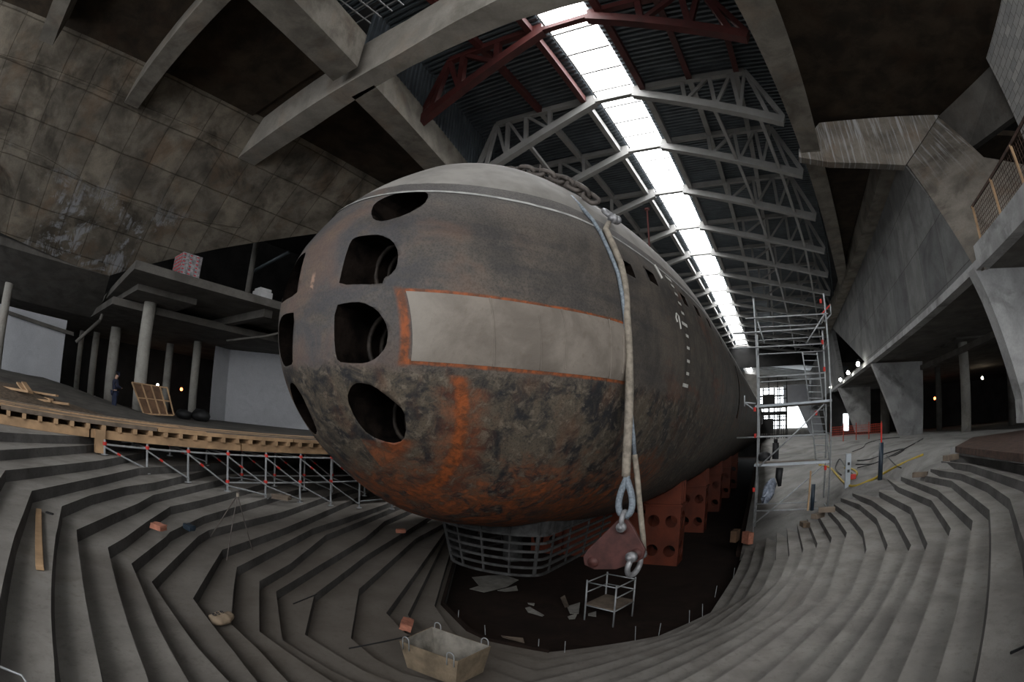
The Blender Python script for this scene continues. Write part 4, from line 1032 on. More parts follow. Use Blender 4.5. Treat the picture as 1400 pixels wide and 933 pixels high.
for sx in (-1, 1):
    skin_mesh('boot', rot([(sx*.11, -.05, .06), (sx*.11, .07, .05), (sx*.11, .19, .04)]), [(0, 1), (1, 2)], [.06, .055, .045], M['black'], person, 1)
    for k in range(5):
        x = sx*(.02+.018*k) ; skin_mesh('finger', rot([(x, .34, 1.14), (x*.8, .38, 1.15), (x*.6, .41, 1.13)]), [(0, 1), (1, 2)], [.010, .009, .007], M['skin'], person, 1)
skin_mesh('cap', rot([(0, .055, 1.72), (0, .065, 1.78), (0, .17, 1.73)]), [(0, 1), (0, 2)], [.105, .075, .035], M['navy'], person, 2)
for p_ in rot([(-.03, .155, 1.67), (.03, .155, 1.67)]): MB().box(Vector(p_)+wloc, (.014, .014, .01)).build('eye', M['black'], person)

# ------------------------------------------------------------------ chain, slings, shackles
t = thing('anchor_chain', 'heavy rusty link chain draped over the top of the submarine bow', 'chain', hp(7.1, PI/2))
yc = 7.85; a_ = math.radians(112); n = 0
while a_ > math.radians(43.5) and n < 30:
    r = rad(yc-Y0)+.13+.12*min(1, max(0, (math.sin(a_)-.62)*4)); c = Vector((AX+r*math.cos(a_), yc+.05*math.sin(n), AZ+r*math.sin(a_))); T = Vector((math.sin(a_), 0, -math.cos(a_))); N = Vector((math.cos(a_), 0, math.sin(a_)))
    S = T.cross(N); up_ = (N*.6+S*.8) if n % 2 else (N*.8-S*.6)
    pts = []
    for k in range(21):
        th = 2*PI*k/20; ex = math.cos(th); ey = math.sin(th)
        pts.append(c + T*(.07*(1 if ex > 0 else -1)*min(1, abs(ex)*3)+.10*ex) + up_*.10*ey)
    b = MB(); b.tube(pts, .045, 8, False); b.build('chain_link', M['chain'], t, True)
    a_ -= .235/r; n += 1
end = Vector((AX+(rad(yc-Y0)+.16)*math.cos(a_), yc, AZ+(rad(yc-Y0)+.16)*math.sin(a_)))
def shackle(c, T, S, R, rod, label, pinlabel=None, flip=False, mat='shackle'):
    """bow shackle: T points from pin to bow, S along the pin"""
    c, T, S = Vector(c), Vector(T).normalized(), Vector(S).normalized()
    t = thing('bow_shackle', label, 'shackle', c)
    pts = [c + S*R*.75] + [c + T*R*.9 + (S*math.cos(a)+T*math.sin(a))*R for a in [PI*k/12 for k in range(13)]] + [c - S*R*.75]
    b = MB(); b.tube(pts, rod, 10); bw_ = b.build('bow', M[mat], t, True)
    b = MB(); b.tube([c + S*(R*.75+rod*2.2), c - S*(R*.75+rod*2.2)], rod*.9, 10); b.build('pin', M[mat], t, True)
    for s_ in (1, -1):
        b = MB(); b.tube([c + S*s_*(R*.75-rod*.9), c + S*s_*(R*.75+rod*1.1)], rod*1.9, 12); b.build('lug', M[mat], bw_, True)
    return t
Tn = Vector((math.sin(a_), 0, -math.cos(a_)))
shackle(end+Tn*.42, -Tn, (0, 1, .3), .15, .045, 'grey bow shackle at the end of the chain on top of the hull')
s0 = end+Tn*.5
# pale sling over the shoulder of the hull, then hanging free
rp = [hitp(px, py, .07) for px, py in ((828, 314), (837, 333), (848.6, 361), (854, 385), (856, 405), (857, 430), (859.5, 465), (860.5, 490))]
YS = rp[-1].y
hang = [V(px, py, 'y', YS) for px, py in ((860.5, 530), (860, 560), (858.5, 590), (857, 620), (856, 645), (855.5, 652))]
t = thing('lifting_sling', 'pale fibre-wrapped lifting sling hanging down the hull side', 'sling', s0)
b = MB(); b.tube([hitp(832, 305, .12)]+rp+hang, [.05]+[.056]*len(rp)+[.066]*len(hang), 12); b.build('sling_rope', M['rope'], t, True)
tc = V(855.5, 680, 'y', YS); sc_ = (hang[-1]-V(855.5, 700, 'y', YS)).length
tear = []
for k in range(25):
    a = 2*PI*k/24; w = .5*(1-math.cos(a))
    tear.append(tc + Vector((math.sin(a)*.145*math.sin(a/2)**1.2, 0, math.cos(a)*.29)))
b = MB(); b.tube([tc + Vector((-.01, 0, .33))] + [Vector((p.x, p.y, p.z)) for p in tear[1:-1]] + [tc + Vector((.01, 0, .33))], .052, 12); b.build('sling_eye', M['cable'], t, True)
b = MB(); b.tube([V(840, 306, 'y', 7.35), V(846, 330, 'y', 7.3)], .066, 10); 
t = thing('wire_rope', 'blue-grey steel wire rope running beside the pale sling over the hull', 'rope', rp[0])
cp = [hitp(px, py, .04) for px, py in ((781, 269), (798, 287), (811, 302), (821, 318), (834, 346), (845, 374), (850, 400), (854, 430), (857, 465), (859, 500))]
ch = [V(px, py, 'y', cp[-1].y+.1) for px, py in ((862, 560), (865.5, 595), (867.5, 622))]
b = MB(); b.tube(cp+ch, .034, 10); b.build('wire', M['cable'], t, True)
b = MB(); b.tube([V(px, py, 'y', cp[-1].y+.1) for px, py in ((867.5, 622), (871, 650), (873.5, 680), (876, 705), (879, 735), (880, 752))], .045, 10); b.build('wrapping', M['rope'], t, True)
# spreader plate and shackles below
shackle(V(852, 720, 'y', YS), (0.05, 0, 1), (0, 1, 0), .12, .04, 'grey shackle joining the sling eye to the faded red plate')
t = thing('lifting_plate', 'faded red triangular lifting plate hanging under the sling', 'plate', V(845, 740, 'y', YS))
tri = [V(px, py, 'y', YS-.03) for px, py in ((845, 711), (858, 711), (866, 722), (882, 752), (879, 764), (868, 770), (842, 779), (812, 779), (799, 773), (797, 762), (803, 752))]
b = MB(); b.prism(tri, (0, .06, 0)); b.build('plate_body', M['pinkplate'], t, bevel=.01)
for (px, py) in ((852, 722), (812, 768), (871, 757)):
    c = V(px, py, 'y', YS); b = MB(); b.tube([c+Vector((0, -.06, 0)), c+Vector((0, .06, 0))], .085, 20); b.build('eye_boss', M['pinkplate'], t, True)
shackle(V(870, 760, 'y', YS), (-.15, 0, -1), (.3, 1, 0), .17, .045, 'large grey shackle hanging from the right corner of the red plate')
# trestle step below it in the pit
t = thing('step_trestle', 'small metal trestle with a board platform standing in the pit below the shackle', 'trestle', V(832, 846, 'z', -4.3))
ft = [V(px, py, 'z', -4.3) for px, py in ((799, 848), (838, 858), (864, 843), (828, 833))]
ft[3] = ft[0]+ft[2]-ft[1]
for f in ft: b = MB(); b.tube([f, f+Vector((0, 0, 1.0))], .022, 8); b.build('leg', M['galv'], t, True)
for z in (.38, .95, .7):
    for i in range(4):
        if z > .6 and i == 0 and z < .8: continue
        b = MB(); b.tube([ft[i]+Vector((0, 0, z)), ft[(i+1) % 4]+Vector((0, 0, z))], .016, 8); b.build('rail', M['galv'], t, True)
b = MB(); b.prism([f+Vector((0, 0, .40)) for f in ft], (0, 0, .03)); b.build('board', M['woodold'], t)

# ------------------------------------------------------------------ tower scaffold right of the hull
t = thing('scaffold_tower', 'tall galvanised tube scaffold tower with board platforms beside the hull', 'scaffold', (.6, 17, -3))
YF, YB = 17.0, 18.6
def tb(nm, a, c, r=.026, m='galv'): b = MB(); b.tube([a, c], r, 8); b.build(nm, M[m], t, True)
zt1 = 9.0
xL = -.56; xR = 2.0
def zf(px, py): return V(px, py, 'y', YF).z
for x, zb_ in ((xL, -3.75), (xR, -2.75)):
    tb('standard', Vector((x, YF, zb_)), Vector((x, YF, zf(1122, 402))), .03); tb('standard', Vector((x, YB, zb_+.3)), Vector((x, YB, zf(1122, 440))), .03)
for (a, c) in (((1019, 436), (1132, 429)), ((1002, 456.6), (1128, 448)), ((1002, 477), (1125, 470)), ((1036, 516.6), (1127, 510)), ((1007, 599), (1129, 594)), ((1032, 699), (1128, 695))):
    A, C_ = V(*a, 'y', YF-.03), V(*c, 'y', YF-.03); tb('ledger', A, C_)
    tb('ledger', Vector((xL, YB, A.z)), Vector((xR, YB, C_.z)), .022)
for z in (zf(1070, 432), zf(1070, 473), zf(1070, 596), zf(1070, 697), zf(1070, 550), zf(1070, 634)):
    for x in (xL, xR): tb('transom', Vector((x, YF, z)), Vector((x, YB, z)))
for (a, c) in (((1037.8, 638), (1127, 552.7)), ((1030, 717), (1125, 636.7)), ((1102, 470), (1127, 430)), ((1036, 440), (1045, 470))): tb('brace', V(*a, 'y', YF-.06), V(*c, 'y', YF-.06), .024)
for (px, py) in ((1122, 412), (1124.5, 468), (1127, 505), (1032, 560), (1032.5, 596), (1030.5, 670), (1128.5, 640), (1116, 565)):
    c = V(px, py, 'y', YF-.03); b = MB(); b.tube([c-Vector((0, 0, .07)), c+Vector((0, 0, .07))], .045, 8); b.build('coupler', M['redpaint'], t)
for py in ((556, 548), (637, 632)):
    A, C_ = V(1033, py[0], 'y', YF), V(1128, py[1], 'y', YF)
    for k in range(3):
        b = MB(); b.bar((xL-.1, YF+.25+.5*k, A.z), (xR+.05, YF+.25+.5*k, C_.z), .46, .07); b.build('platform_board', M['woodold'] if k else M['greyblue'], t)
A, C_ = V(1017, 479, 'y', YF+2), V(1110, 473, 'y', YF+2)
for (r0, r1, top_, bot_) in ((1097, 1117, 482, 551), (1107, 1126, 558, 635)):
    la, lb, lc, ld = V(r0, top_, 'y', YF+.7), V(r1, top_, 'y', YF+.7), V(r0+9, bot_, 'y', YF+.7), V(r1+8, bot_, 'y', YF+.7)
    tb('ladder_rail', la, lc, .022); tb('ladder_rail', lb, ld, .022)
    for k in range(8): f = (k+.3)/8; tb('ladder_rung', la.lerp(lc, f), lb.lerp(ld, f), .014)
# short bracket sticking out left
tb('bracket', V(1018, 551, 'y', YF), V(1033, 552, 'y', YF)); tb('bracket', V(1018, 551, 'y', YF), V(1033, 562, 'y', YF)); tb('bracket', V(1018, 541, 'y', YF), V(1018, 556, 'y', YF))
tb('bracket', V(1127, 440, 'y', YF), V(1136, 430, 'y', YF)); tb('bracket', V(1136, 430, 'y', YF), V(1135, 416, 'y', YF)); tb('bracket', V(1123, 430, 'y', YF), V(1135, 417, 'y', YF), .024, 'redpaint')
# objects on the platforms
za = V(1060, 628, 'y', YF+.5)
b = MB(); b.tube([za, za+Vector((0, 0, .55))], .12, 14); b.tube([za+Vector((0, 0, .55)), za+Vector((0, 0, .68))], .07, 12); tag(b.build('gas_bottle', M['black'], None, True), 'dark bottle standing on the lower scaffold platform', 'bottle')
za = V(1045, 630, 'y', YF+.5)
b = MB(); b.tube([za, za+Vector((0, 0, .12)), za+Vector((0, 0, .24)), za+Vector((0, 0, .3))], [.2, .24, .2, .08], 14); tag(b.build('cable_coil', M['black'], None, True), 'round dark coil on the lower scaffold platform beside the bottle', 'coil')
za = V(1066, 640, 'y', YF+.3)
b = MB(); b.tube([za, za-Vector((.02, 0, .3)), za-Vector((-.03, 0, .62))], [.14, .13, .06], 10); tag(b.build('tool_bag', M['black'], None, True), 'long dark tool bag hanging below the lower platform', 'bag')
b = MB(); b.b2(-.2, .9, 20.5, 21.4, 1.8, 2.6); 
# far inner scaffold with dark boxes before the glazing
t = thing('far_scaffold', 'distant dark tube scaffold standing before the bright end glazing', 'scaffold', (-1, 60, -.8))
x0, x1, yy = V(1039, 560, 'y', 60).x, V(1076, 560, 'y', 60).x, 60
for k in range(4):
    x = x0+(x1-x0)*k/3; b = MB(); b.bar((x, yy, -.8), (x, yy, 6.2), .12 if k < 3 else .45, .12); b.build('standard', M['dark'], t)
for k in range(7): z = -.4+1.05*k; b = MB(); b.bar((x0, yy, z), (x1, yy, z), .10, .10); b.build('ledger', M['dark'], t)
for k in range(12): x = x0+(x1-x0)*(k+.5)/12; b = MB(); b.bar((x, yy+.4, -.8), (x, yy+.4, 1.9 if k % 3 else 4.4), .09, .09); b.build('standard', M['dark'], t)
for (xa, xb, z0, z1) in ((.10, .55, 2.9, 4.3), (.05, .5, -.2, .9), (.0, .98, 1.9, 2.25), (.1, .5, .9, 1.5)):
    b = MB(); b.b2(x0+(x1-x0)*xa, x0+(x1-x0)*xb, yy-.3, yy+.5, z0, z1); b.build('board', M['dark'], t)

# ------------------------------------------------------------------ clutter on the ramp
q = V(1158.5, 661, 'y', 16.6); q.z = ramp(q.x, 18)-.0
t = thing('junction_post', 'pale grey cabinet post standing on the dusty slab right of the tower', 'post', V(1158.5, 660, 'y', 18.0))
c = V(1158.5, 660, 'y', 18.0); b = MB(); b.b2(c.x-.1, c.x+.1, c.y-.08, c.y+.08, c.z-.3, c.z+1.0); b.build('cabinet', M['greyblue'], t, bevel=.01)
for k in range(2): b = MB(); b.b2(c.x-.04, c.x+.05, c.y-.1, c.y-.08, c.z+.35+.25*k, c.z+.45+.25*k); b.build('socket', M['black'], t)
t = thing('conduit_post', 'dark blue conduit post with a red rod on top beside yellow hose', 'post', V(1203.5, 648, 'y', 17.6))
c = V(1203.5, 648, 'y', 17.6); b = MB(); b.tube([c-Vector((0, 0, .3)), c+Vector((0, 0, 1.05))], .09, 14); b.build('conduit', M['bluecase'], t, True)
b = MB(); b.tube([c+Vector((0, 0, 1.05)), c+Vector((0, 0, 1.7))], .03, 8); b.build('rod', M['redpaint'], t)
t = thing('conduit_post', 'short black conduit stub with a timber stake, behind the tower foot', 'post', V(1110, 690, 'y', 16.5))
c = V(1110.5, 690, 'y', 16.8); b = MB(); b.tube([c-Vector((0, 0, .2)), c+Vector((0, 0, .66))], .07, 14); b.build('conduit', M['bluecase'], t, True)
c = V(1105, 690, 'y', 16.9); b = MB(); b.bar(c-Vector((0, 0, .2)), c+Vector((.02, 0, 1.1)), .12, .05); b.build('stake', M['wood'], t)
def on_ramp(px, py, lift=.03):
    d = ray(px, py); tt = 10.0
    while tt < 60:
        P = d*tt; z = ramp(P[0], P[1]) if P[1] > endline(P[0])[0] else -9
        if P[2] < z+lift: break
        tt += .05
    return Vector(d*tt)
def cablerun(pts, r, mat, label, name='power_cable', cat='cable'):
    q = [on_ramp(*p) for p in pts]; out = []
    for i in range(len(q)-1):
        p0, p1, p2, p3 = q[max(i-1, 0)], q[i], q[i+1], q[min(i+2, len(q)-1)]
        for k in range(6):
            u = k/6; out.append(.5*((2*p1)+(-p0+p2)*u+(2*p0-5*p1+4*p2-p3)*u*u+(-p0+3*p1-3*p2+p3)*u**3))
    out.append(q[-1]); b = MB(); b.tube(out, r, 8); tag(b.build(name, M[mat], None, True), label, cat)
cablerun([(1130, 636), (1150, 650), (1142, 640), (1148, 628), (1157, 640), (1170, 652)], .02, 'black', 'looped black cable around the pale cabinet post')
cablerun([(1170, 635), (1195, 634), (1225, 622), (1236, 614), (1215, 619), (1190, 628), (1172, 630)], .022, 'black', 'large loop of black cable behind the conduit post')
cablerun([(1172, 640), (1200, 632), (1240, 612), (1262, 600)], .02, 'black', 'thin black cable running up the slab towards the round column')
cablerun([(1205, 615), (1222, 634), (1232, 640)], .018, 'black', 'short black cable dropping right of the conduit post')
cablerun([(1165, 618), (1180, 612), (1186, 606), (1210, 600), (1230, 598)], .018, 'black', 'faint black cable on the slab near the piers')
cablerun([(1120, 636), (1135, 640), (1160, 664), (1190, 657), (1207, 648), (1230, 636), (1262, 622)], .045, 'yellow', 'yellow hose snaking along the top ends of the right steps', 'hose', 'hose')
cablerun([(1155, 640), (1166, 642), (1172, 648), (1164, 656)], .04, 'yellow', 'coil of yellow hose behind the pale cabinet post', 'hose', 'hose')
c = on_ramp(1166, 655); b = MB(); b.box(c+Vector((0, 0, .08)), (.22, .2, .18)); tag(b.build('red_plug_box', M['redpaint'], bevel=.02), 'small red plug box beside the cabinet post foot', 'box')
# orange barrier netting in front of the piers
t = thing('barrier_fence', 'low orange barrier netting before the far right piers', 'fence', (5, 36, -.8))
xa, xb = V(1135, 600, 'y', 34).x, V(1205, 600, 'y', 34).x
for k in range(5): x = xa+(xb-xa)*k/4; b = MB(); b.tube([(x, 34, -.85), (x, 34, .3)], .03, 6); b.build('stake', M['netting'], t)
b = MB()
for k in range(5): b.bar((xa, 34, -.5+.15*k), (xb, 34, -.45+.15*k), .015, .015)
for k in range(46): x = xa+(xb-xa)*k/45; b.bar((x, 34, -.5), (x, 34, .13), .012, .012)
b.build('net', M['netting'], t)
# rebar mesh bed and kerb upper right
b = MB(); q = [V(px, py, 'z', -.72) for px, py in ((1306, 611), (1400, 621), (1400, 588), (1330, 598))]
b.prism(q, (0, 0, -.15)); tag(b.build('mesh_bed', M['mesh']), 'reddish brown bed of rebar mesh on the floor at the right edge', 'mesh')
b = MB(); a, c = V(1306, 616, 'z', -.86), V(1412, 627, 'z', -.86); b.bar(a, c, .34, .18); tag(b.build('floor_kerb', M['pier']), 'grey concrete kerb between the rebar bed and the top right step', 'kerb')
def brick(px, py, z, size, label, rz=0, mat='brick', rx=0, cat='brick', name='broken_brick'):
    c = V(px, py, 'z', z); b = MB(); R = Matrix.Rotation(rz, 3, 'Z') @ Matrix.Rotation(rx, 3, 'X')
    bm = bmesh.new(); bmesh.ops.create_cube(bm, size=1); bmesh.ops.subdivide_edges(bm, edges=bm.edges, cuts=2, use_grid_fill=True)
    rnd = random.Random(int(px)); vs = []
    for v in bm.verts:
        d = Vector((v.co.x*size[0], v.co.y*size[1], v.co.z*size[2]))*(1+rnd.uniform(-.12, .06)); vs.append(c+Vector((0, 0, size[2]/2))+R @ d)
    b.add(vs, [tuple(v.index for v in f.verts) for f in bm.faces]); bm.free()
    return tag(b.build(name, M[mat]), label, cat)
brick(1362, 622, -.95, (.22, .14, .08), 'pale red brick piece on the highest right step', .3)
brick(1160, 690, zk(10), (.20, .12, .07), 'red brick fragment at the top ends of the right steps', .5)
brick(217, 724, zk(7), (.26, .17, .09), 'pinkish brick half on the left steps beside a blue bundle', .4)
brick(548, 728.5, zk(13), (.26, .17, .10), 'pinkish brick lump on the steps left of the sonar basket', .9)
brick(556, 858, zk(16), (.36, .20, .12), 'orange brick wedge behind the mortar trough', 2.2, rx=.3)
c = brick(259, 725, zk(8)+.02, (.22, .13, .1), 'small dark blue bundle on the left steps beside the brick', .2, 'bluecase', 0, 'bundle', 'blue_bundle')
brick(385, 683, zk(8)+.0, (.5, .22, .12), 'short timber block at a scaffold foot on the left steps', .5, 'woodold', 0, 'block', 'timber_block')
brick(68, 703, zk(4)-.16, (.12, .05, .02), 'tiny dark scrap lying on a left step', .9, 'black', 0, 'scrap', 'dark_scrap')
# plank on the left steps
b = MB(); a, c = V(53, 698, 'z', zk(5)+.03), V(54.5, 777, 'z', zk(5)+.03); b.bar(a, c, .09, .045); tag(b.build('timber_plank', M['wood'], bevel=.005), 'narrow timber plank lying along a step at the far left', 'plank')
# cement sack
t = thing('cement_sack', 'crumpled printed paper sack lying on a lower left step', 'sack', V(303, 853, 'z', zk(10)))
c = V(303, 853, 'z', zk(11)+.02); bm = bmesh.new(); bmesh.ops.create_icosphere(bm, subdivisions=3, radius=1); rnd = random.Random(3)
b = MB(); R = Matrix.Rotation(1.9, 3, 'Z')
b.add([c + R @ Vector((v.co.x*.20, v.co.y*.13, .07+v.co.z*.07))*(1+.08*math.sin(v.co.x*9)+rnd.uniform(-.03, .03)) for v in bm.verts], [tuple(v.index for v in f.verts) for f in bm.faces]); bm.free(); b.build('sack_body', M['sack'], t, True)
for k in range(3):
    b = MB(); b.tube([c + R @ Vector((-.1+.07*k+.02*math.cos(a), .01+.03*math.sin(a), .145)) for a in [2*PI*j/10 for j in range(9 if k else 11)]], .006, 5); b.build('printed_letter', M['print'], t)
# tripod of thin rods on the left steps
t = thing('rod_tripod', 'tripod of three thin steel rods tied at the top on the left steps', 'tripod', V(310, 765, 'z', zk(10)))
fa, fb, fc = V(310, 767, 'z', zk(10)), V(288, 734, 'z', zk(9)), V(345, 752, 'z', zk(10)); hd = V(325, 677, 'y', (fa.y+fb.y+fc.y)/3+.15)
for f in (fa, fb, fc): b = MB(); d = (hd-f); b.tube([f, hd+d*.06], .010, 6); b.build('rod', M['chain'], t)
b = MB(); b.tube([hd-Vector((0, 0, .03)), hd+Vector((0, 0, .03))], .03, 8); b.build('tie', M['rope'], t)
b = MB(); b.tube([V(401, 826, 'z', zk(12)+.1), V(433, 813, 'z', zk(12)+.16)], .010, 6); tag(b.build('steel_rod', M['black']), 'thin black rod lying across a lower left step', 'rod')
b = MB(); b.tube([V(477, 887, 'z', zk(14)+.12), V(560, 870, 'z', zk(14)+.16)], .011, 6); tag(b.build('steel_rod', M['black']), 'thin black rod reaching from the steps to the mortar trough', 'rod')
b = MB(); b.tube([V(0, 912, 'z', -1.5), V(15, 918, 'z', -1.5), V(30, 924, 'z', -1.5), V(36, 933, 'z', -1.5)], .008, 6); tag(b.build('loose_wire', M['galv'], None, True), 'loose bright wire at the lower left corner', 'wire')
b = MB(); b.tube([V(1382, 893, 'z', zk(4)+.02), V(1402, 884, 'z', zk(4)+.02)], .012, 6); tag(b.build('dark_stick', M['black']), 'dark stick on the step at the right edge', 'stick')
# mortar trough
t = thing('mortar_trough', 'open steel mortar trough with lifting loops at the foot of the left steps', 'trough', V(610, 905, 'z', zk(15)))
zr = -2.72; rim = [V(px, py, 'z', zr) for px, py in ((591, 857), (546, 876.5), (626, 905), (671.5, 884))]
ce = sum(rim, Vector())/4; bot_ = [ce+(r-ce)*.84-Vector((0, 0, .40)) for r in rim]
long_ = (rim[3]-rim[0])
b = MB()
inn = [ce+(r-ce)*.97 for r in rim]; inb = [ce+(r-ce)*.80-Vector((0, 0, .38)) for r in rim]
b.add(rim+bot_, [(0, 1, 5, 4), (1, 2, 6, 5), (2, 3, 7, 6), (3, 0, 4, 7), (4, 5, 6, 7)], 0); b.add(inn+inb, [(0, 4, 5, 1), (1, 5, 6, 2), (2, 6, 7, 3), (3, 7, 4, 0), (4, 7, 6, 5)], 1)
b.add(rim+inn, [(0, 1, 5, 4), (1, 2, 6, 5), (2, 3, 7, 6), (3, 0, 4, 7)], 0)
b.build('tub', [M['skip'], M['skipin']], t, fix=False)
for i, (f, e) in enumerate(((.12, 1), (.88, 1), (.1, 3), (.9, 3))):
    p = rim[1].lerp(rim[2], f) if e == 1 else rim[0].lerp(rim[3], f); d = (rim[2]-rim[1]).normalized()
    b = MB(); b.tube([p-d*.05-Vector((0, 0, .1))] + [p + d*.05*math.cos(a)*-1 + Vector((0, 0, .04+.05*math.sin(a))) for a in [PI*k/8 for k in range(9)]] + [p+d*.05-Vector((0, 0, .1))], .008, 6); b.build('lifting_loop', M['galv'], t, True)
b = MB()
for k in range(14):
    a = k/14*6.28; p = V(520+k*8, 905+6*math.sin(k*1.7), 'z', zk(15)+.02)
# rebar stubs along the pit edge
for i, (px, py, h_) in enumerate(((626, 848, .22), (664, 868, .2), (736, 888, .2), (772, 893, .22), (869, 872, .25), (900.5, 868, .25), (943, 848, .22), (961, 838, .2), (978, 812, .2), (1003, 786, .2))):
    p = V(px, py, 'z', zk(19)); b = MB(); b.tube([p-Vector((0, 0, .1)), p+Vector((random.uniform(-.04, .04), random.uniform(-.04, .04), h_))], .008, 6)
    tag(b.build('rebar_stub', M['galv']), 'short rebar stub sticking up from the pit edge', 'rebar', 'rebar stubs along the pit edge')
# sheets and scraps on the pit floor
def sheet(pts, z, label, mat='paper', cat='sheet', name='loose_sheet'):
    b = MB(); q = [V(px, py, 'z', z) for px, py in pts]
    for k, p in enumerate(q): p.z += .03*(k % 2)
    b.prism(q, (0, 0, .012)); tag(b.build(name, M[mat]), label, cat)
sheet([(645, 790), (668, 789), (690, 787), (709, 795), (693, 803), (662, 812), (642, 806), (655, 803)], -4.28, 'crumpled grey sheet on the dark pit floor below the sonar basket')
sheet([(680, 808), (706, 803), (708, 808), (690, 811)], -4.25, 'small triangular scrap beside the crumpled grey sheet')
sheet([(718, 832), (724, 832), (744, 842), (741, 845), (722, 838)], -4.28, 'narrow bent strip on the pit floor', 'paper', 'strip', 'bent_strip')
sheet([(721, 825), (731, 827), (730, 829), (722, 828)], -4.28, 'tiny pale chip near the bent strip', 'paper', 'chip', 'pale_chip')
sheet([(685, 870), (715, 875), (717, 880), (687, 874)], -4.28, 'flat pale board at the near edge of the pit floor', 'woodold', 'board', 'flat_board')
sheet([(766, 818), (772, 816), (778, 830), (772, 833)], -4.2, 'upright pale slat in the scrap heap by the trestle', 'woodold', 'timber', 'timber_offcut')
sheet([(775, 830), (793, 826), (791, 840), (779, 841)], -4.24, 'torn white sheet in the scrap heap by the trestle')
sheet([(776, 844), (790, 840), (786, 847), (778, 849)], -4.27, 'small white scrap at the front of the scrap heap')
sheet([(804, 840), (815, 838), (815, 844), (804, 844)], -4.27, 'grey square scrap between the trestle legs')
# dirt and timber where the right steps end
for i, (px, py, z, l, mt, lab) in enumerate(((1130, 700, -2.3, .5, 'woodold', 'dark timber offcut on the ends of the right steps, nearest the tower'), (1118, 708, -2.5, .45, 'woodold', 'timber offcut lower on the ends of the right steps'), (1100, 720, -2.7, .4, 'tread_dirt', 'dirt covered block on the ends of the right steps'), (1258, 652, -1.5, .5, 'woodold', 'wood scrap lying on an upper right step'), (1300, 629, -1.0, .5, 'woodold', 'wood scrap on the highest right step end'), (1005, 735, -3.6, .5, 'ply', 'brown carton at the foot of the cradle'), (1022, 738, -3.6, .4, 'brick', 'reddish carton beside the tower foot'))):
    c = V(px, py, 'z', z); b = MB(); b.box(c+Vector((0, 0, .06)), (l, .22, .14 if i < 5 else .4), Matrix.Rotation(i*.9, 3, 'Z')); tag(b.build('timber_block' if i < 5 else 'carton', M[mt], bevel=.01), lab, 'block' if i < 5 else 'box')
# foil wrapped lump behind the tower
c = V(1051, 672, 'y', 19.0); bm = bmesh.new(); bmesh.ops.create_icosphere(bm, subdivisions=3, radius=1); rnd = random.Random(5)
b = MB(); b.add([c+Vector((v.co.x*.24+.12*v.co.z, v.co.y*.3, v.co.z*.48))*1.0+Vector((rnd.uniform(-.05, .05),)*3) for v in bm.verts], [tuple(v.index for v in f.verts) for f in bm.faces]); bm.free()
tag(b.build('plastic_bundle', M['lump']), 'shiny white plastic bundle behind the tower scaffold', 'bundle')
# hand rail and mast on top of the hull
t = thing('deck_railing', 'thin dark railing standing on the far shoulder of the hull', 'railing', hp(11, 1.7))
prv = None
for i in range(6):
    y = 9.6+1.1*i; p = hp(y, math.radians(82)); b = MB(); b.tube([p, p+Vector((0, 0, .95-.1*i if i else 1.1))], .02, 6); b.build('rail_post', M['chain'], t)
    tp = p+Vector((0, 0, .95-.1*i if i else 1.1))
    if prv is not None: b = MB(); b.tube([prv, tp], .014, 6); b.build('top_rail', M['chain'], t)
    prv = tp
p = hp(14.5, math.radians(62)); b = MB(); b.tube([p, p+Vector((0, 0, 1.9))], .03, 8); b.tube([p+Vector((0, 0, 1.9)), p+Vector((0, 0, 1.96))], .09, 8)
tag(b.build('signal_mast', M['red']), 'slim red mast standing on the hull beyond the chain', 'mast')

b = MB(); b.b2(-46, 42, -14, 110, -5.2, -5.0); st(b.build('floor_base', M['pit']))
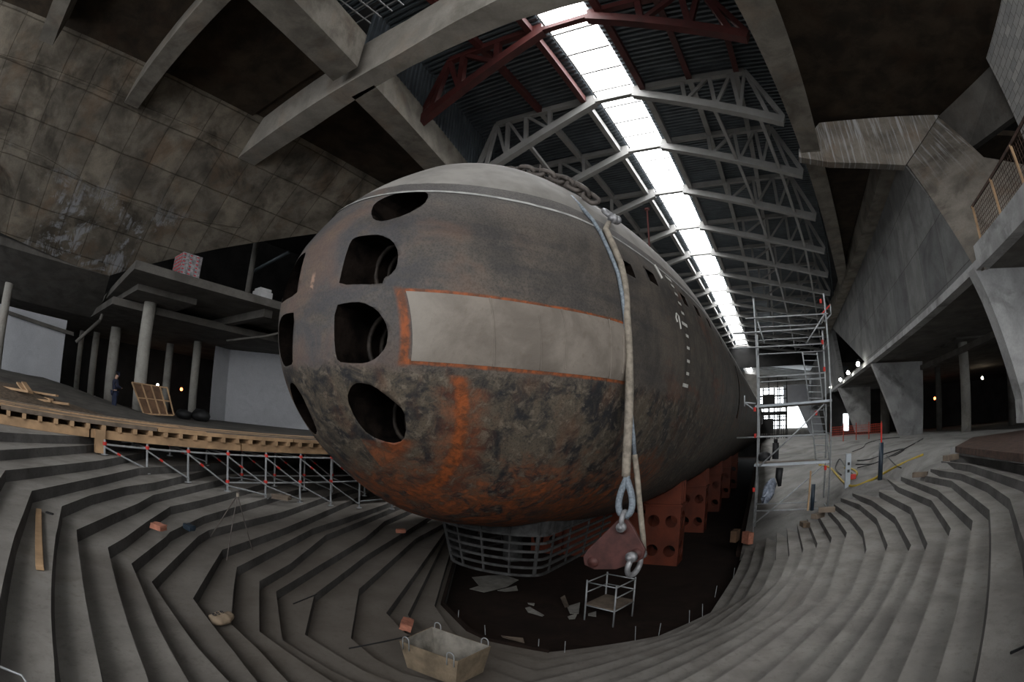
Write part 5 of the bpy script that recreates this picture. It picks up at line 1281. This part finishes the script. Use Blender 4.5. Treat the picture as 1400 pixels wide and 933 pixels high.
# outer shell so that no sky shows past the hall
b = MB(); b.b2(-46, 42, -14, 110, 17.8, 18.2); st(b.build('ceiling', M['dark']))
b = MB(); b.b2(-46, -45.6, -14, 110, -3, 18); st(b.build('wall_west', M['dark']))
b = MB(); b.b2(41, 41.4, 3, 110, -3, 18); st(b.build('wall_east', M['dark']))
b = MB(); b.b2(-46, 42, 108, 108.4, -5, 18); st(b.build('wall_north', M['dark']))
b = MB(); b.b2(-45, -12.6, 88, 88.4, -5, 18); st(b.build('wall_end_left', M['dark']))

# ------------------------------------------------------------------ light
w = bpy.data.worlds.new('world'); SC.world = w; w.use_nodes = True
w.node_tree.nodes['Background'].inputs[0].default_value = (.93, .96, 1.0, 1); w.node_tree.nodes['Background'].inputs[1].default_value = 1.3
ld = bpy.data.lights.new('added_rear_fill', 'AREA'); ld.shape = 'RECTANGLE'; ld.size = 14; ld.size_y = 6; ld.energy = 1050; ld.color = (1.0, .97, .92)  # added area lamp behind the viewer, brightens the steps and bow
lo = bpy.data.objects.new('added_rear_fill', ld); COL.objects.link(lo); lo.location = (9, -12, 8)
lo.rotation_euler = (Vector((-1, 8, -1))-Vector((9, -12, 8))).to_track_quat('-Z', 'Y').to_euler()
# ------------------------------------------------------------------ camera
cam = bpy.data.cameras.new('camera'); co = bpy.data.objects.new('camera', cam); COL.objects.link(co)
Mx = Matrix((Vector(RT), Vector(UP), -Vector(FW))).transposed().to_4x4(); co.matrix_world = Mx
cam.type = 'PANO'
cam.sensor_width = 36; cam.sensor_height = 36*933/1400
cc = cam.cycles if hasattr(cam, 'cycles') and hasattr(cam.cycles, 'panorama_type') else cam
cc.panorama_type = 'FISHEYE_EQUISOLID'; cc.fisheye_lens = 36*FL/1400; cc.fisheye_fov = PI
cam.clip_start = .05; cam.clip_end = 400
SC.camera = co
vs = SC.view_settings; vs.view_transform = 'Standard'; vs.look = 'None'; vs.gamma = 1; vs.use_curve_mapping = False; vs.exposure = 0.57
SC.cycles.use_denoising = True
SC.cycles.max_bounces = 6; SC.cycles.diffuse_bounces = 4
